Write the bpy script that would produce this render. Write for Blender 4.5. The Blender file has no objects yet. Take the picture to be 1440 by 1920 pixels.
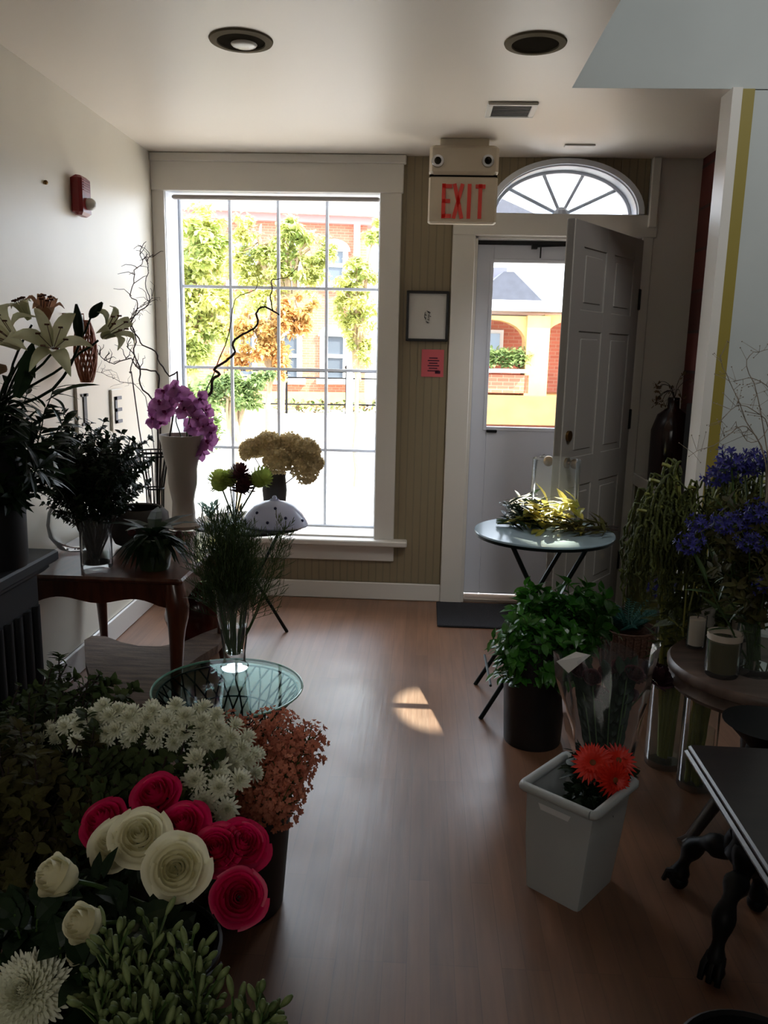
import bpy, math, random
from mathutils import Vector, Matrix, Quaternion
R = math.radians
C = bpy.context.scene.collection
sc = bpy.context.scene
rnd = random.Random(7)

# ------------------------------------------------------------ camera
CAMZ = 1.44
F = 1520.0
PITCH, YAW, ROLL = R(11.23), R(2.61), R(-1.245)
_f = Vector((-math.sin(YAW)*math.cos(PITCH), math.cos(YAW)*math.cos(PITCH), -math.sin(PITCH)))
_r = Vector((math.cos(YAW), math.sin(YAW), 0))
_d = _f.cross(_r)
_r2 = math.cos(ROLL)*_r + math.sin(ROLL)*_d
_d2 = -math.sin(ROLL)*_r + math.cos(ROLL)*_d
cam_d = bpy.data.cameras.new('camera'); cam = bpy.data.objects.new('camera', cam_d); C.objects.link(cam)
cam.matrix_world = Matrix(((_r2.x, -_d2.x, -_f.x, 0), (_r2.y, -_d2.y, -_f.y, 0), (_r2.z, -_d2.z, -_f.z, CAMZ), (0, 0, 0, 1)))
cam_d.sensor_fit = 'VERTICAL'; cam_d.sensor_height = 24.0; cam_d.lens = F*24.0/1920.0
cam_d.clip_start = 0.02; cam_d.clip_end = 300
sc.camera = cam
O = Vector((0, 0, CAMZ))
def ray(x, y): return _r2*((x-720)/F) + _d2*((y-960)/F) + _f
def PY(x, y, Y): r = ray(x, y); return O + r*(Y/r.y)
def PZ(x, y, Z): r = ray(x, y); return O + r*((Z-CAMZ)/r.z)
def PX(x, y, X): r = ray(x, y); return O + r*(X/r.x)
def PD(x, y, d): return O + ray(x, y)*d

# ------------------------------------------------------------ light, exposure
sc.view_settings.view_transform = 'Standard'; sc.view_settings.look = 'None'
sc.view_settings.gamma = 1.0; sc.view_settings.use_curve_mapping = False
sc.view_settings.exposure = 0.40
w = bpy.data.worlds.new('sky'); sc.world = w; w.use_nodes = True
bg = w.node_tree.nodes['Background']; bg.inputs[0].default_value = (0.80, 0.88, 1.0, 1); bg.inputs[1].default_value = 5.6
def light(name, kind, loc, energy, color=(1, 1, 1), aim=None, **kw):
    l = bpy.data.lights.new(name, kind); l.energy = energy; l.color = color
    o = bpy.data.objects.new(name, l); C.objects.link(o); o.location = loc
    if aim is not None: o.rotation_euler = (Vector(aim)-Vector(loc)).to_track_quat('-Z', 'Y').to_euler()
    for k, v in kw.items(): setattr(l, k, v)
    return o
light('sun', 'SUN', (12, 0, 20), 13.0, (1.0, 0.93, 0.82), aim=(4.5, 4.0, 11.5), angle=R(0.6))
D = 4.6; HC = 2.46
po = light('window_portal', 'AREA', (-0.85, 5.02, 1.31), 1, aim=(-0.85, 0, 1.31), shape='RECTANGLE', size=1.2, size_y=2.0)
po.data.cycles.is_portal = True
po = light('door_portal', 'AREA', (0.70, 5.02, 1.4), 1, aim=(0.70, 0, 1.4), shape='RECTANGLE', size=0.9, size_y=2.1)
po.data.cycles.is_portal = True
# added area lamp high in the stairwell, brightens the partition wall
light('stairwell_fill', 'AREA', (1.5, 0.6, 4.5), 10.5, (0.95, 0.97, 0.96), aim=(1.55, 3.45, 2.2), shape='RECTANGLE', size=0.8, size_y=0.8, spread=R(75))
# sunlight thrown back by a window pane across the street
gl = light('sun_glint', 'SPOT', (0.85, 14.0, 8.0), 60000, (1.0, 0.88, 0.66), aim=(0.52, 3.25, 0.76), spot_size=R(1.15), spot_blend=0.25, shadow_soft_size=0.05)

light('sun_glint_floor', 'SPOT', (-2.42, 14.0, 8.4), 13000, (1.0, 0.74, 0.48), aim=(0.05, 3.12, 0.0), spot_size=R(1.0), spot_blend=0.2, shadow_soft_size=0.03)

# added weak area lamp behind the camera, lifts the foreground flowers
light('rear_fill', 'AREA', (-0.3, -1.3, 2.1), 1.5, (1.0, 0.97, 0.90), aim=(-0.6, 1.6, 0.5), shape='RECTANGLE', size=1.2, size_y=0.8, spread=R(80))

# ------------------------------------------------------------ materials
def lin(c):
    return tuple(((v/255.0)/12.92 if v <= 10.3 else ((v/255.0+0.055)/1.055)**2.4) for v in c)
MATS = {}
def mat(name, rgb, rough=0.6, metal=0.0, spec=0.5, bump=0.0, bscale=40, var=0.0, vscale=8, coat=0.0, rgb2=None, emit=None, es=0.0, stretch=None, trans=0.0):
    m = bpy.data.materials.new(name); m.use_nodes = True; nt = m.node_tree; N = nt.nodes; L = nt.links
    b = N['Principled BSDF']; c = lin(rgb)+(1,)
    b.inputs['Base Color'].default_value = c; b.inputs['Roughness'].default_value = rough
    b.inputs['Metallic'].default_value = metal; b.inputs['Specular IOR Level'].default_value = spec
    b.inputs['Coat Weight'].default_value = coat
    if emit: b.inputs['Emission Color'].default_value = lin(emit)+(1,); b.inputs['Emission Strength'].default_value = es
    tc = N.new('ShaderNodeTexCoord'); src = tc.outputs['Object']
    if stretch:
        mp = N.new('ShaderNodeMapping'); mp.inputs['Scale'].default_value = stretch; L.new(src, mp.inputs[0]); src = mp.outputs[0]
    if var > 0 or rgb2:
        n = N.new('ShaderNodeTexNoise'); n.inputs['Scale'].default_value = vscale; n.inputs['Detail'].default_value = 4; L.new(src, n.inputs['Vector'])
        r = N.new('ShaderNodeValToRGB'); L.new(n.outputs[0], r.inputs[0])
        c2 = lin(rgb2) if rgb2 else tuple(v*(1-var) for v in c[:3])
        r.color_ramp.elements[0].position = 0.35; r.color_ramp.elements[1].position = 0.65
        r.color_ramp.elements[0].color = tuple(c2)+(1,); r.color_ramp.elements[1].color = c
        L.new(r.outputs[0], b.inputs['Base Color'])
    if bump > 0:
        n2 = N.new('ShaderNodeTexNoise'); n2.inputs['Scale'].default_value = bscale; L.new(src, n2.inputs['Vector'])
        bp = N.new('ShaderNodeBump'); bp.inputs['Strength'].default_value = bump; bp.inputs['Distance'].default_value = 0.01
        L.new(n2.outputs[0], bp.inputs['Height']); L.new(bp.outputs[0], b.inputs['Normal'])
    if trans > 0:
        t = N.new('ShaderNodeBsdfTranslucent'); t.inputs[0].default_value = tuple(min(1, v*1.3) for v in c[:3])+(1,)
        mx = N.new('ShaderNodeMixShader'); mx.inputs[0].default_value = trans
        L.new(b.outputs[0], mx.inputs[1]); L.new(t.outputs[0], mx.inputs[2]); L.new(mx.outputs[0], N['Material Output'].inputs[0])
    MATS[name] = m
    return m
def glassmat(name, tint=(1, 1, 1), gloss=0.12, rough=0.02, opa=0.0):
    m = bpy.data.materials.new(name); m.use_nodes = True; nt = m.node_tree; N = nt.nodes; L = nt.links
    N.remove(N['Principled BSDF'])
    t = N.new('ShaderNodeBsdfTransparent'); t.inputs[0].default_value = tint+(1,)
    g = N.new('ShaderNodeBsdfGlossy'); g.inputs['Roughness'].default_value = rough; g.inputs[0].default_value = (1, 1, 1, 1)
    fr = N.new('ShaderNodeLayerWeight'); fr.inputs[0].default_value = gloss
    mx = N.new('ShaderNodeMixShader'); L.new(fr.outputs['Fresnel'], mx.inputs[0]); L.new(t.outputs[0], mx.inputs[1]); L.new(g.outputs[0], mx.inputs[2])
    out = mx
    if opa > 0:
        df = N.new('ShaderNodeBsdfDiffuse'); df.inputs[0].default_value = tint+(1,)
        m2 = N.new('ShaderNodeMixShader'); m2.inputs[0].default_value = opa; L.new(mx.outputs[0], m2.inputs[1]); L.new(df.outputs[0], m2.inputs[2]); out = m2
    L.new(out.outputs[0], N['Material Output'].inputs[0]); MATS[name] = m
    return m
def brickmat(name, c1, c2, mortar, scale=1.0, rot=None, bw=0.21, bh=0.07, rough=0.85):
    m = bpy.data.materials.new(name); m.use_nodes = True; nt = m.node_tree; N = nt.nodes; L = nt.links; b = N['Principled BSDF']
    tc = N.new('ShaderNodeTexCoord'); mp = N.new('ShaderNodeMapping'); L.new(tc.outputs['Object'], mp.inputs[0])
    if rot: mp.inputs['Rotation'].default_value = rot
    br = N.new('ShaderNodeTexBrick'); L.new(mp.outputs[0], br.inputs['Vector'])
    br.inputs['Color1'].default_value = lin(c1)+(1,); br.inputs['Color2'].default_value = lin(c2)+(1,); br.inputs['Mortar'].default_value = lin(mortar)+(1,)
    br.inputs['Scale'].default_value = scale; br.inputs['Brick Width'].default_value = bw; br.inputs['Row Height'].default_value = bh; br.inputs['Mortar Size'].default_value = 0.008
    L.new(br.outputs[0], b.inputs['Base Color']); b.inputs['Roughness'].default_value = rough
    bp = N.new('ShaderNodeBump'); bp.inputs['Strength'].default_value = 0.6; bp.inputs['Distance'].default_value = 0.01; bp.invert = True
    L.new(br.outputs['Fac'], bp.inputs['Height']); L.new(bp.outputs[0], b.inputs['Normal'])
    return m
def floormat():
    m = bpy.data.materials.new('oak_floor'); m.use_nodes = True; nt = m.node_tree; N = nt.nodes; L = nt.links; b = N['Principled BSDF']
    tc = N.new('ShaderNodeTexCoord'); mp = N.new('ShaderNodeMapping'); mp.inputs['Rotation'].default_value = (0, 0, R(90)); L.new(tc.outputs['Object'], mp.inputs[0])
    br = N.new('ShaderNodeTexBrick'); L.new(mp.outputs[0], br.inputs['Vector']); br.offset = 0.37; br.offset_frequency = 3
    br.inputs['Color1'].default_value = lin((136, 95, 70))+(1,); br.inputs['Color2'].default_value = lin((120, 83, 60))+(1,); br.inputs['Mortar'].default_value = lin((112, 78, 56))+(1,)
    br.inputs['Scale'].default_value = 1; br.inputs['Brick Width'].default_value = 0.85; br.inputs['Row Height'].default_value = 0.057; br.inputs['Mortar Size'].default_value = 0.0011
    mp2 = N.new('ShaderNodeMapping'); mp2.inputs['Scale'].default_value = (28, 2.0, 1); L.new(tc.outputs['Object'], mp2.inputs[0])
    n = N.new('ShaderNodeTexNoise'); n.inputs['Scale'].default_value = 1.6; n.inputs['Detail'].default_value = 6; L.new(mp2.outputs[0], n.inputs['Vector'])
    n3 = N.new('ShaderNodeTexNoise'); n3.inputs['Scale'].default_value = 1.8; n3.inputs['Detail'].default_value = 5; L.new(tc.outputs['Object'], n3.inputs['Vector'])
    mr = N.new('ShaderNodeMapRange'); mr.inputs['From Min'].default_value = 0.25; mr.inputs['From Max'].default_value = 0.75; mr.inputs['To Min'].default_value = 0.72; mr.inputs['To Max'].default_value = 1.1
    L.new(n.outputs[0], mr.inputs[0])
    mx = N.new('ShaderNodeMix'); mx.data_type = 'RGBA'; mx.blend_type = 'MULTIPLY'; mx.inputs[0].default_value = 1
    L.new(br.outputs[0], mx.inputs[6]); L.new(mr.outputs[0], mx.inputs[7]); L.new(mx.outputs[2], b.inputs['Base Color'])
    m2 = N.new('ShaderNodeMapRange'); m2.inputs['From Min'].default_value = 0.3; m2.inputs['From Max'].default_value = 0.7; m2.inputs['To Min'].default_value = 0.30; m2.inputs['To Max'].default_value = 0.46
    L.new(n3.outputs[0], m2.inputs[0]); L.new(m2.outputs[0], b.inputs['Roughness'])
    bp = N.new('ShaderNodeBump'); bp.inputs['Strength'].default_value = 0.15; bp.inputs['Distance'].default_value = 0.004; L.new(n.outputs[0], bp.inputs['Height']); L.new(bp.outputs[0], b.inputs['Normal'])
    b.inputs['Specular IOR Level'].default_value = 0.9
    return m
def beadmat():
    m = bpy.data.materials.new('beadboard_paint'); m.use_nodes = True; nt = m.node_tree; N = nt.nodes; L = nt.links; b = N['Principled BSDF']
    b.inputs['Base Color'].default_value = lin((140, 126, 98))+(1,); b.inputs['Roughness'].default_value = 0.5
    tc = N.new('ShaderNodeTexCoord'); wv = N.new('ShaderNodeTexWave'); wv.wave_type = 'BANDS'; wv.bands_direction = 'X'; wv.inputs['Scale'].default_value = 7.5
    L.new(tc.outputs['Object'], wv.inputs['Vector'])
    rp = N.new('ShaderNodeValToRGB'); rp.color_ramp.elements[0].position = 0.0; rp.color_ramp.elements[1].position = 0.12; L.new(wv.outputs[1], rp.inputs[0])
    mx = N.new('ShaderNodeMix'); mx.data_type = 'RGBA'; mx.inputs[6].default_value = lin((122, 110, 88))+(1,); mx.inputs[7].default_value = lin((138, 124, 98))+(1,)
    L.new(rp.outputs[0], mx.inputs[0]); L.new(mx.outputs[2], b.inputs['Base Color'])
    bp = N.new('ShaderNodeBump'); bp.inputs['Strength'].default_value = 0.3; bp.inputs['Distance'].default_value = 0.003; L.new(rp.outputs[0], bp.inputs['Height']); L.new(bp.outputs[0], b.inputs['Normal'])
    return m

M_floor = floormat(); M_bead = beadmat()
M_wall = mat('cream_wall_paint', (222, 214, 198), 0.38, var=0.05, vscale=2.5, bump=0.05, bscale=6)
M_ceil = mat('ceiling_paint', (228, 216, 202), 0.42, bump=0.05, bscale=3)
M_blue = mat('pale_blue_wall_paint', (186, 190, 188), 0.7, var=0.08, vscale=2.0)
M_trim = mat('white_trim_paint', (214, 209, 202), 0.35)
M_sash = mat('white_sash_paint', (228, 232, 240), 0.4)
M_yellow = mat('mustard_paint', (142, 126, 52), 0.5)
M_olive = mat('olive_green_paint', (96, 98, 34), 0.6)
M_ibrick = brickmat('interior_brick', (112, 52, 42), (84, 40, 34), (70, 50, 44), rot=(R(90), 0, R(90)))
M_door = mat('grey_door_paint', (154, 148, 142), 0.35)
M_storm = mat('storm_door_enamel', (208, 210, 220), 0.35)
M_glass = glassmat('window_glass', (0.97, 0.98, 0.98), 0.05)
M_vglass = glassmat('vase_glass', (0.97, 0.98, 0.98), 0.10, 0.02, 0.03)
M_gglass = glassmat('green_table_glass', (0.62, 0.76, 0.72), 0.05, 0.02, 0.0)
M_plastic = glassmat('cellophane', (0.88, 0.90, 0.93), 0.22, 0.10, 0.02)
M_water = glassmat('vase_water', (0.90, 0.94, 0.92), 0.08)
M_black = mat('black_plastic', (12, 12, 15), 0.5)
M_iron = mat('dark_green_iron', (26, 34, 34), 0.4, metal=0.6)
M_biron = mat('black_iron', (14, 14, 15), 0.5, metal=0.5)
M_walnut = mat('walnut_table', (92, 46, 28), 0.28, rgb2=(66, 30, 18), vscale=3, stretch=(14, 2, 2), coat=0.4)
M_dwood = mat('dark_stained_wood', (46, 34, 32), 0.32, rgb2=(34, 24, 22), vscale=3, stretch=(3, 12, 3))
M_gwood = mat('weathered_wood', (122, 98, 82), 0.7, rgb2=(84, 66, 54), vscale=3, stretch=(2, 14, 4), bump=0.3, bscale=20)
M_rwood = mat('greyed_oak', (110, 92, 82), 0.4, rgb2=(84, 68, 60), vscale=3, stretch=(2, 10, 3))
M_mat = mat('door_mat_rubber', (38, 38, 44), 0.95, bump=0.5, bscale=180)
M_red = mat('alarm_red', (128, 14, 22), 0.35)
M_exitbox = mat('exit_housing', (214, 200, 178), 0.5)
M_exit = mat('exit_red', (204, 72, 62), 0.5, emit=(255, 60, 50), es=0.03)
M_chrome = mat('chrome', (190, 190, 192), 0.2, metal=1.0)
M_brass = mat('aged_brass', (120, 90, 50), 0.35, metal=0.9)
M_frame = mat('black_frame', (22, 20, 22), 0.4)
M_paper = mat('white_paper', (205, 202, 198), 0.8)
M_ink = mat('ink', (20, 20, 20), 0.8)
M_pink = mat('pink_paper', (206, 96, 104), 0.8)
M_lampin = mat('lamp_bulb_glass', (205, 200, 190), 0.3)
M_lampdk = mat('lamp_baffle', (44, 40, 34), 1.0, spec=0.0)
M_ventdk = mat('vent_slats_dark', (52, 48, 44), 0.6)
M_wcer = mat('white_ceramic', (168, 158, 148), 0.3)
M_bcer = mat('white_blue_dotted_enamel', (204, 210, 240), 0.25)
M_cobalt = mat('cobalt_dot', (24, 28, 80), 0.3)
M_rcer = mat('oxblood_glaze', (74, 22, 16), 0.2, coat=0.5)
M_dcer = mat('dark_clay', (58, 50, 44), 0.7, var=0.3, vscale=20)
M_gpot = mat('green_glass_pot', (58, 74, 46), 0.3, var=0.3, vscale=12)
M_wplast = mat('white_bucket_plastic', (196, 200, 200), 0.35, trans=0.15)
M_candle = mat('candle_wax', (226, 214, 200), 0.5, trans=0.2)
M_lf_dark = mat('boxwood_leaf', (30, 48, 26), 0.45, rgb2=(18, 32, 16), vscale=30, trans=0.18, spec=0.25)
M_lf_mid = mat('salal_leaf', (64, 122, 36), 0.28, rgb2=(34, 78, 26), vscale=14, trans=0.3)
M_lf_grey = mat('eucalyptus_leaf', (74, 88, 50), 0.7, rgb2=(52, 62, 34), vscale=20, trans=0.25, spec=0.2)
M_lf_brn = mat('olive_brown_leaf', (82, 80, 40), 0.7, rgb2=(62, 54, 32), vscale=20, trans=0.25, spec=0.2)
M_lf_yel = mat('variegated_leaf', (206, 190, 96), 0.4, rgb2=(96, 120, 46), vscale=16, trans=0.3)
M_fern = mat('dill_green', (52, 74, 38), 0.6, rgb2=(70, 84, 36), vscale=20, trans=0.2)
M_teal = mat('teal_leaf', (28, 74, 66), 0.5, trans=0.2)
M_amar = mat('amaranth_green', (92, 100, 38), 0.7, rgb2=(62, 70, 26), vscale=60, bump=0.8, bscale=260, trans=0.1)
M_stem = mat('green_stem', (58, 84, 36), 0.5)
M_pstem = mat('pale_stem', (134, 136, 66), 0.5)
M_bark = mat('willow_bark', (50, 36, 30), 0.7)
M_twig = mat('pale_twig', (150, 136, 120), 0.7)
M_wmum = mat('chrysanthemum_white', (236, 236, 214), 0.6, trans=0.25)
M_ymum = mat('chrysanthemum_heart', (190, 200, 110), 0.6)
M_rosew = mat('rose_cream', (240, 232, 200), 0.5, trans=0.25)
M_rosem = mat('rose_magenta', (206, 18, 84), 0.45, trans=0.25)
M_salmon = mat('statice_salmon', (226, 150, 120), 0.7, rgb2=(190, 112, 90), vscale=30, trans=0.2)
M_bud = mat('green_white_bud', (156, 168, 112), 0.6, rgb2=(84, 104, 54), vscale=30, trans=0.2)
M_lily = mat('lily_petal', (206, 202, 168), 0.45, rgb2=(170, 176, 130), vscale=14, trans=0.3)
M_lilyp = mat('lily_petal_pink', (190, 140, 112), 0.45, rgb2=(150, 130, 90), vscale=14, trans=0.3)
M_orch = mat('orchid_mauve', (168, 108, 158), 0.5, rgb2=(144, 80, 134), vscale=25, trans=0.35)
M_orlip = mat('orchid_lip', (130, 20, 90), 0.5)
M_hyd = mat('dried_hydrangea', (218, 198, 154), 0.8, rgb2=(180, 160, 116), vscale=25, trans=0.2)
M_lime = mat('lime_bloom', (178, 192, 96), 0.7, rgb2=(130, 150, 66), vscale=30, trans=0.25)
M_darkfl = mat('burgundy_bloom', (74, 30, 34), 0.6, trans=0.15)
M_gerb = mat('gerbera_red', (222, 44, 22), 0.45, trans=0.2)
M_gerbc = mat('gerbera_heart', (120, 60, 20), 0.7)
M_bluefl = mat('blue_bloom', (64, 62, 146), 0.5, rgb2=(40, 38, 98), vscale=30, trans=0.25)
M_amber = mat('copper_filigree', (122, 62, 30), 0.4, metal=0.4)
# outside
M_obrick = brickmat('street_brick', (190, 112, 88), (176, 100, 78), (186, 136, 112), rot=(R(90), 0, 0))
M_stone = mat('sandstone', (206, 166, 108), 0.8, var=0.15, vscale=4)
M_owhite = mat('exterior_white_paint', (232, 232, 228), 0.6)
M_opane = mat('reflective_pane', (84, 92, 100), 0.12)
M_slate = mat('slate_roof', (58, 60, 70), 0.6, var=0.2)
M_pave = mat('concrete_paving', (214, 206, 192), 0.85, var=0.08, vscale=3)
M_road = mat('asphalt', (176, 172, 168), 0.9, var=0.1, vscale=3)
M_curb = mat('curb_stone', (196, 190, 180), 0.85)
M_treey = mat('tree_leaf_yellow_green', (206, 204, 134), 0.5, rgb2=(122, 150, 84), vscale=2.5, trans=0.45)
M_treeo = mat('tree_leaf_orange', (206, 160, 104), 0.5, rgb2=(150, 160, 90), vscale=1.5, trans=0.45)
M_treeg = mat('tree_leaf_green', (138, 156, 98), 0.5, rgb2=(100, 122, 76), vscale=2.5, trans=0.4)
M_trunk = mat('tree_bark', (160, 138, 110), 0.9, bump=0.5)
M_bed = mat('bedding_plants', (90, 130, 60), 0.7, rgb2=(120, 90, 60), vscale=8)

# ------------------------------------------------------------ mesh builder
class MB:
    def __init__(s): s.v = []; s.f = []
    def add(s, vs, fs):
        n = len(s.v); s.v += [Vector(v) for v in vs]; s.f += [tuple(i+n for i in f) for f in fs]; return s
    def box(s, a, b, M=None):
        x0, y0, z0 = a; x1, y1, z1 = b
        vs = [Vector(p) for p in ((x0,y0,z0),(x1,y0,z0),(x1,y1,z0),(x0,y1,z0),(x0,y0,z1),(x1,y0,z1),(x1,y1,z1),(x0,y1,z1))]
        if M: vs = [M @ v for v in vs]
        return s.add(vs, [(0,3,2,1),(4,5,6,7),(0,1,5,4),(1,2,6,5),(2,3,7,6),(3,0,4,7)])
    def cbox(s, a, b, c=0.004):   # box with chamfered edges
        x0, y0, z0 = a; x1, y1, z1 = b
        c = min(c, (x1-x0)/2.01, (y1-y0)/2.01, (z1-z0)/2.01)
        rings = []
        for z, i in ((z0, c), (z0+c, 0), (z1-c, 0), (z1, c)):
            X0, X1, Y0, Y1 = x0+i, x1-i, y0+i, y1-i
            k = c
            rings.append([(X0+k,Y0,z),(X1-k,Y0,z),(X1,Y0+k,z),(X1,Y1-k,z),(X1-k,Y1,z),(X0+k,Y1,z),(X0,Y1-k,z),(X0,Y0+k,z)])
        vs = [p for r in rings for p in r]; fs = []
        for j in range(3):
            for i in range(8): fs.append((j*8+i, j*8+(i+1) % 8, (j+1)*8+(i+1) % 8, (j+1)*8+i))
        fs.append(tuple(range(7, -1, -1))); fs.append(tuple(range(24, 32)))
        return s.add(vs, fs)
    def tube(s, pts, rad, n=8, cap=True, flat=1.0):
        pts = [Vector(p) for p in pts]
        if not hasattr(rad, '__len__'): rad = [rad]*len(pts)
        elif len(rad) != len(pts): rad = [rad[0]+(rad[-1]-rad[0])*i/(len(pts)-1) for i in range(len(pts))]
        vs = []; fs = []; ref = None
        for i, p in enumerate(pts):
            t = (pts[min(i+1, len(pts)-1)]-pts[max(i-1, 0)])
            if t.length < 1e-9: t = Vector((0, 0, 1))
            t.normalize()
            if ref is None: ref = t.orthogonal().normalized() if abs(t.x) > 0.9 else t.cross(Vector((0, 1, 0))).cross(t).normalized() if abs(t.y) < 0.9 else t.orthogonal().normalized()
            u = (ref - t*ref.dot(t)).normalized(); ref = u; v = t.cross(u)
            for k in range(n):
                a = 2*math.pi*k/n; vs.append(p + (u*math.cos(a) + v*math.sin(a)*flat)*rad[i])
        for i in range(len(pts)-1):
            for k in range(n): fs.append((i*n+k, i*n+(k+1) % n, (i+1)*n+(k+1) % n, (i+1)*n+k))
        if cap: fs.append(tuple(range(n-1, -1, -1))); fs.append(tuple((len(pts)-1)*n+k for k in range(n)))
        return s.add(vs, fs)
    def lathe(s, prof, c=(0, 0, 0), n=32, sx=1, sy=1, close=False):
        c = Vector(c); vs = []; fs = []
        for r, z in prof:
            for k in range(n):
                a = 2*math.pi*k/n; vs.append(c + Vector((r*math.cos(a)*sx, r*math.sin(a)*sy, z)))
        for i in range(len(prof)-1):
            for k in range(n): fs.append((i*n+k, i*n+(k+1) % n, (i+1)*n+(k+1) % n, (i+1)*n+k))
        if close:
            i = len(prof)-1
            for k in range(n): fs.append((i*n+k, i*n+(k+1) % n, (k+1) % n, k))
        else:
            fs.append(tuple(range(n-1, -1, -1))); fs.append(tuple((len(prof)-1)*n+k for k in range(n)))
        return s.add(vs, fs)
    def prism(s, poly, axis, a, b):   # poly 2D; extruded along axis
        def p3(p, t):
            return {'x': (t, p[0], p[1]), 'y': (p[0], t, p[1]), 'z': (p[0], p[1], t)}[axis]
        n = len(poly); vs = [p3(p, a) for p in poly] + [p3(p, b) for p in poly]
        fs = [tuple(range(n-1, -1, -1)), tuple(range(n, 2*n))] + [(i, (i+1) % n, n+(i+1) % n, n+i) for i in range(n)]
        return s.add(vs, fs)
    def leaf(s, p, d, up, ln, wd, curl=0.3, fold=0.25, tip=0.9):
        p = Vector(p); d = Vector(d).normalized(); sd = d.cross(Vector(up))
        if sd.length < 1e-4: sd = d.orthogonal()
        sd.normalize(); nm = sd.cross(d)
        prof = ((0.0, 0.06), (0.2, 0.75), (0.45, 1.0), (0.72, 0.72), (1.0, 0.04))
        vs = []; fs = []
        for t, w_ in prof:
            c = p + d*(ln*t) - nm*(curl*ln*t*t); h = wd*0.5*w_
            vs += [c - sd*h + nm*(fold*h), c, c + sd*h + nm*(fold*h)]
        for i in range(4):
            a = i*3; fs += [(a, a+1, a+4, a+3), (a+1, a+2, a+5, a+4)]
        return s.add(vs, fs)
    def strap(s, p, d, up, ln, wd, curl=0.3):     # narrow petal
        p = Vector(p); d = Vector(d).normalized(); sd = d.cross(Vector(up))
        if sd.length < 1e-4: sd = d.orthogonal()
        sd.normalize(); nm = sd.cross(d)
        vs = []
        for t, w_ in ((0, 0.5), (0.55, 1.0), (0.88, 0.75), (1.0, 0.2)):
            c = p + d*(ln*t) + nm*(curl*ln*t*t); vs += [c - sd*wd*0.5*w_, c + sd*wd*0.5*w_]
        return s.add(vs, [(0, 1, 3, 2), (2, 3, 5, 4), (4, 5, 7, 6)])
    def ball(s, c, r, n=8, m=5, sz=1.0):
        c = Vector(c); vs = [c+Vector((0, 0, -r*sz))]; fs = []
        for i in range(1, m):
            th = math.pi*i/m
            for k in range(n):
                a = 2*math.pi*k/n; vs.append(c+Vector((r*math.sin(th)*math.cos(a), r*math.sin(th)*math.sin(a), -r*sz*math.cos(th))))
        vs.append(c+Vector((0, 0, r*sz))); L_ = len(vs)-1
        for k in range(n): fs.append((0, 1+(k+1) % n, 1+k)); fs.append((L_, 1+(m-2)*n+k, 1+(m-2)*n+(k+1) % n))
        for i in range(m-2):
            for k in range(n): fs.append((1+i*n+k, 1+i*n+(k+1) % n, 1+(i+1)*n+(k+1) % n, 1+(i+1)*n+k))
        return s.add(vs, fs)
    def build(s, name, m, parent=None, base=None, smooth=False):
        me = bpy.data.meshes.new(name)
        if base is None:
            if parent is not None: base = root_base(parent)
            else:
                xs = [v.x for v in s.v]; ys = [v.y for v in s.v]
                base = Vector(((min(xs)+max(xs))/2, (min(ys)+max(ys))/2, min(v.z for v in s.v)))
                if parent is None and len(s.v) == 0: base = Vector((0, 0, 0))
        base = Vector(base)
        me.from_pydata([tuple(v-base) for v in s.v], [], s.f); me.update(); me.materials.append(m)
        if smooth:
            for p in me.polygons: p.use_smooth = True
            if smooth is True:
                try: me.set_sharp_from_angle(angle=R(50))
                except Exception: pass
        o = bpy.data.objects.new(name, me); C.objects.link(o)
        if parent is not None: o.parent = parent
        else: o.location = base
        return o
BASES = {}
def root_base(o):
    while o.parent is not None: o = o.parent
    return BASES.get(o.name, Vector(o.location))
def tag(o, label=None, cat=None, group=None, kind=None):
    if label: o['label'] = label
    if cat: o['category'] = cat
    if group: o['group'] = group
    if kind: o['kind'] = kind
    return o
def thing(name, loc, label, cat, group=None, rot=0):
    o = bpy.data.objects.new(name, None); C.objects.link(o); o.location = loc; o.rotation_euler = (0, 0, rot); o.empty_display_size = 0.05
    return tag(o, label, cat, group)
def local(o): BASES[o.name] = Vector((0, 0, 0)); return o
def struct(o): o['kind'] = 'structure'; return o
KIDS = {}
def dup(root, loc, direction=None, spin=0.0, scale=1.0, label=None, group=None):
    r = root.copy(); C.objects.link(r); r.location = loc
    if direction is not None:
        q = Vector((0, 0, 1)).rotation_difference(Vector(direction).normalized()) @ Quaternion((0, 0, 1), spin)
    else: q = Quaternion((0, 0, 1), spin)
    r.rotation_mode = 'QUATERNION'; r.rotation_quaternion = q; r.scale = (scale,)*3
    if label: r['label'] = label
    if group: r['group'] = group
    for ch in KIDS[root.name]:
        c = ch.copy(); C.objects.link(c); c.parent = r
    return r
def proto(root, kids): KIDS[root.name] = kids; return root
PROTOS = []
def dispose(root):
    PROTOS.append(root)
def V(*a): return Vector(a)
def wob(pts, amp, seg=3, seed=0):
    r = random.Random(seed); out = []
    pts = [Vector(p) for p in pts]
    for i in range(len(pts)-1):
        for k in range(seg):
            t = k/seg
            a0 = pts[max(i-1, 0)]; a1 = pts[i]; a2 = pts[i+1]; a3 = pts[min(i+2, len(pts)-1)]
            p = 0.5*((2*a1)+(a2-a0)*t+(2*a0-5*a1+4*a2-a3)*t*t+(3*a1-a0-3*a2+a3)*t**3)
            out.append(p + V(r.uniform(-amp, amp), r.uniform(-amp, amp), r.uniform(-amp, amp)))
    out.append(pts[-1]); return out


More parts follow.
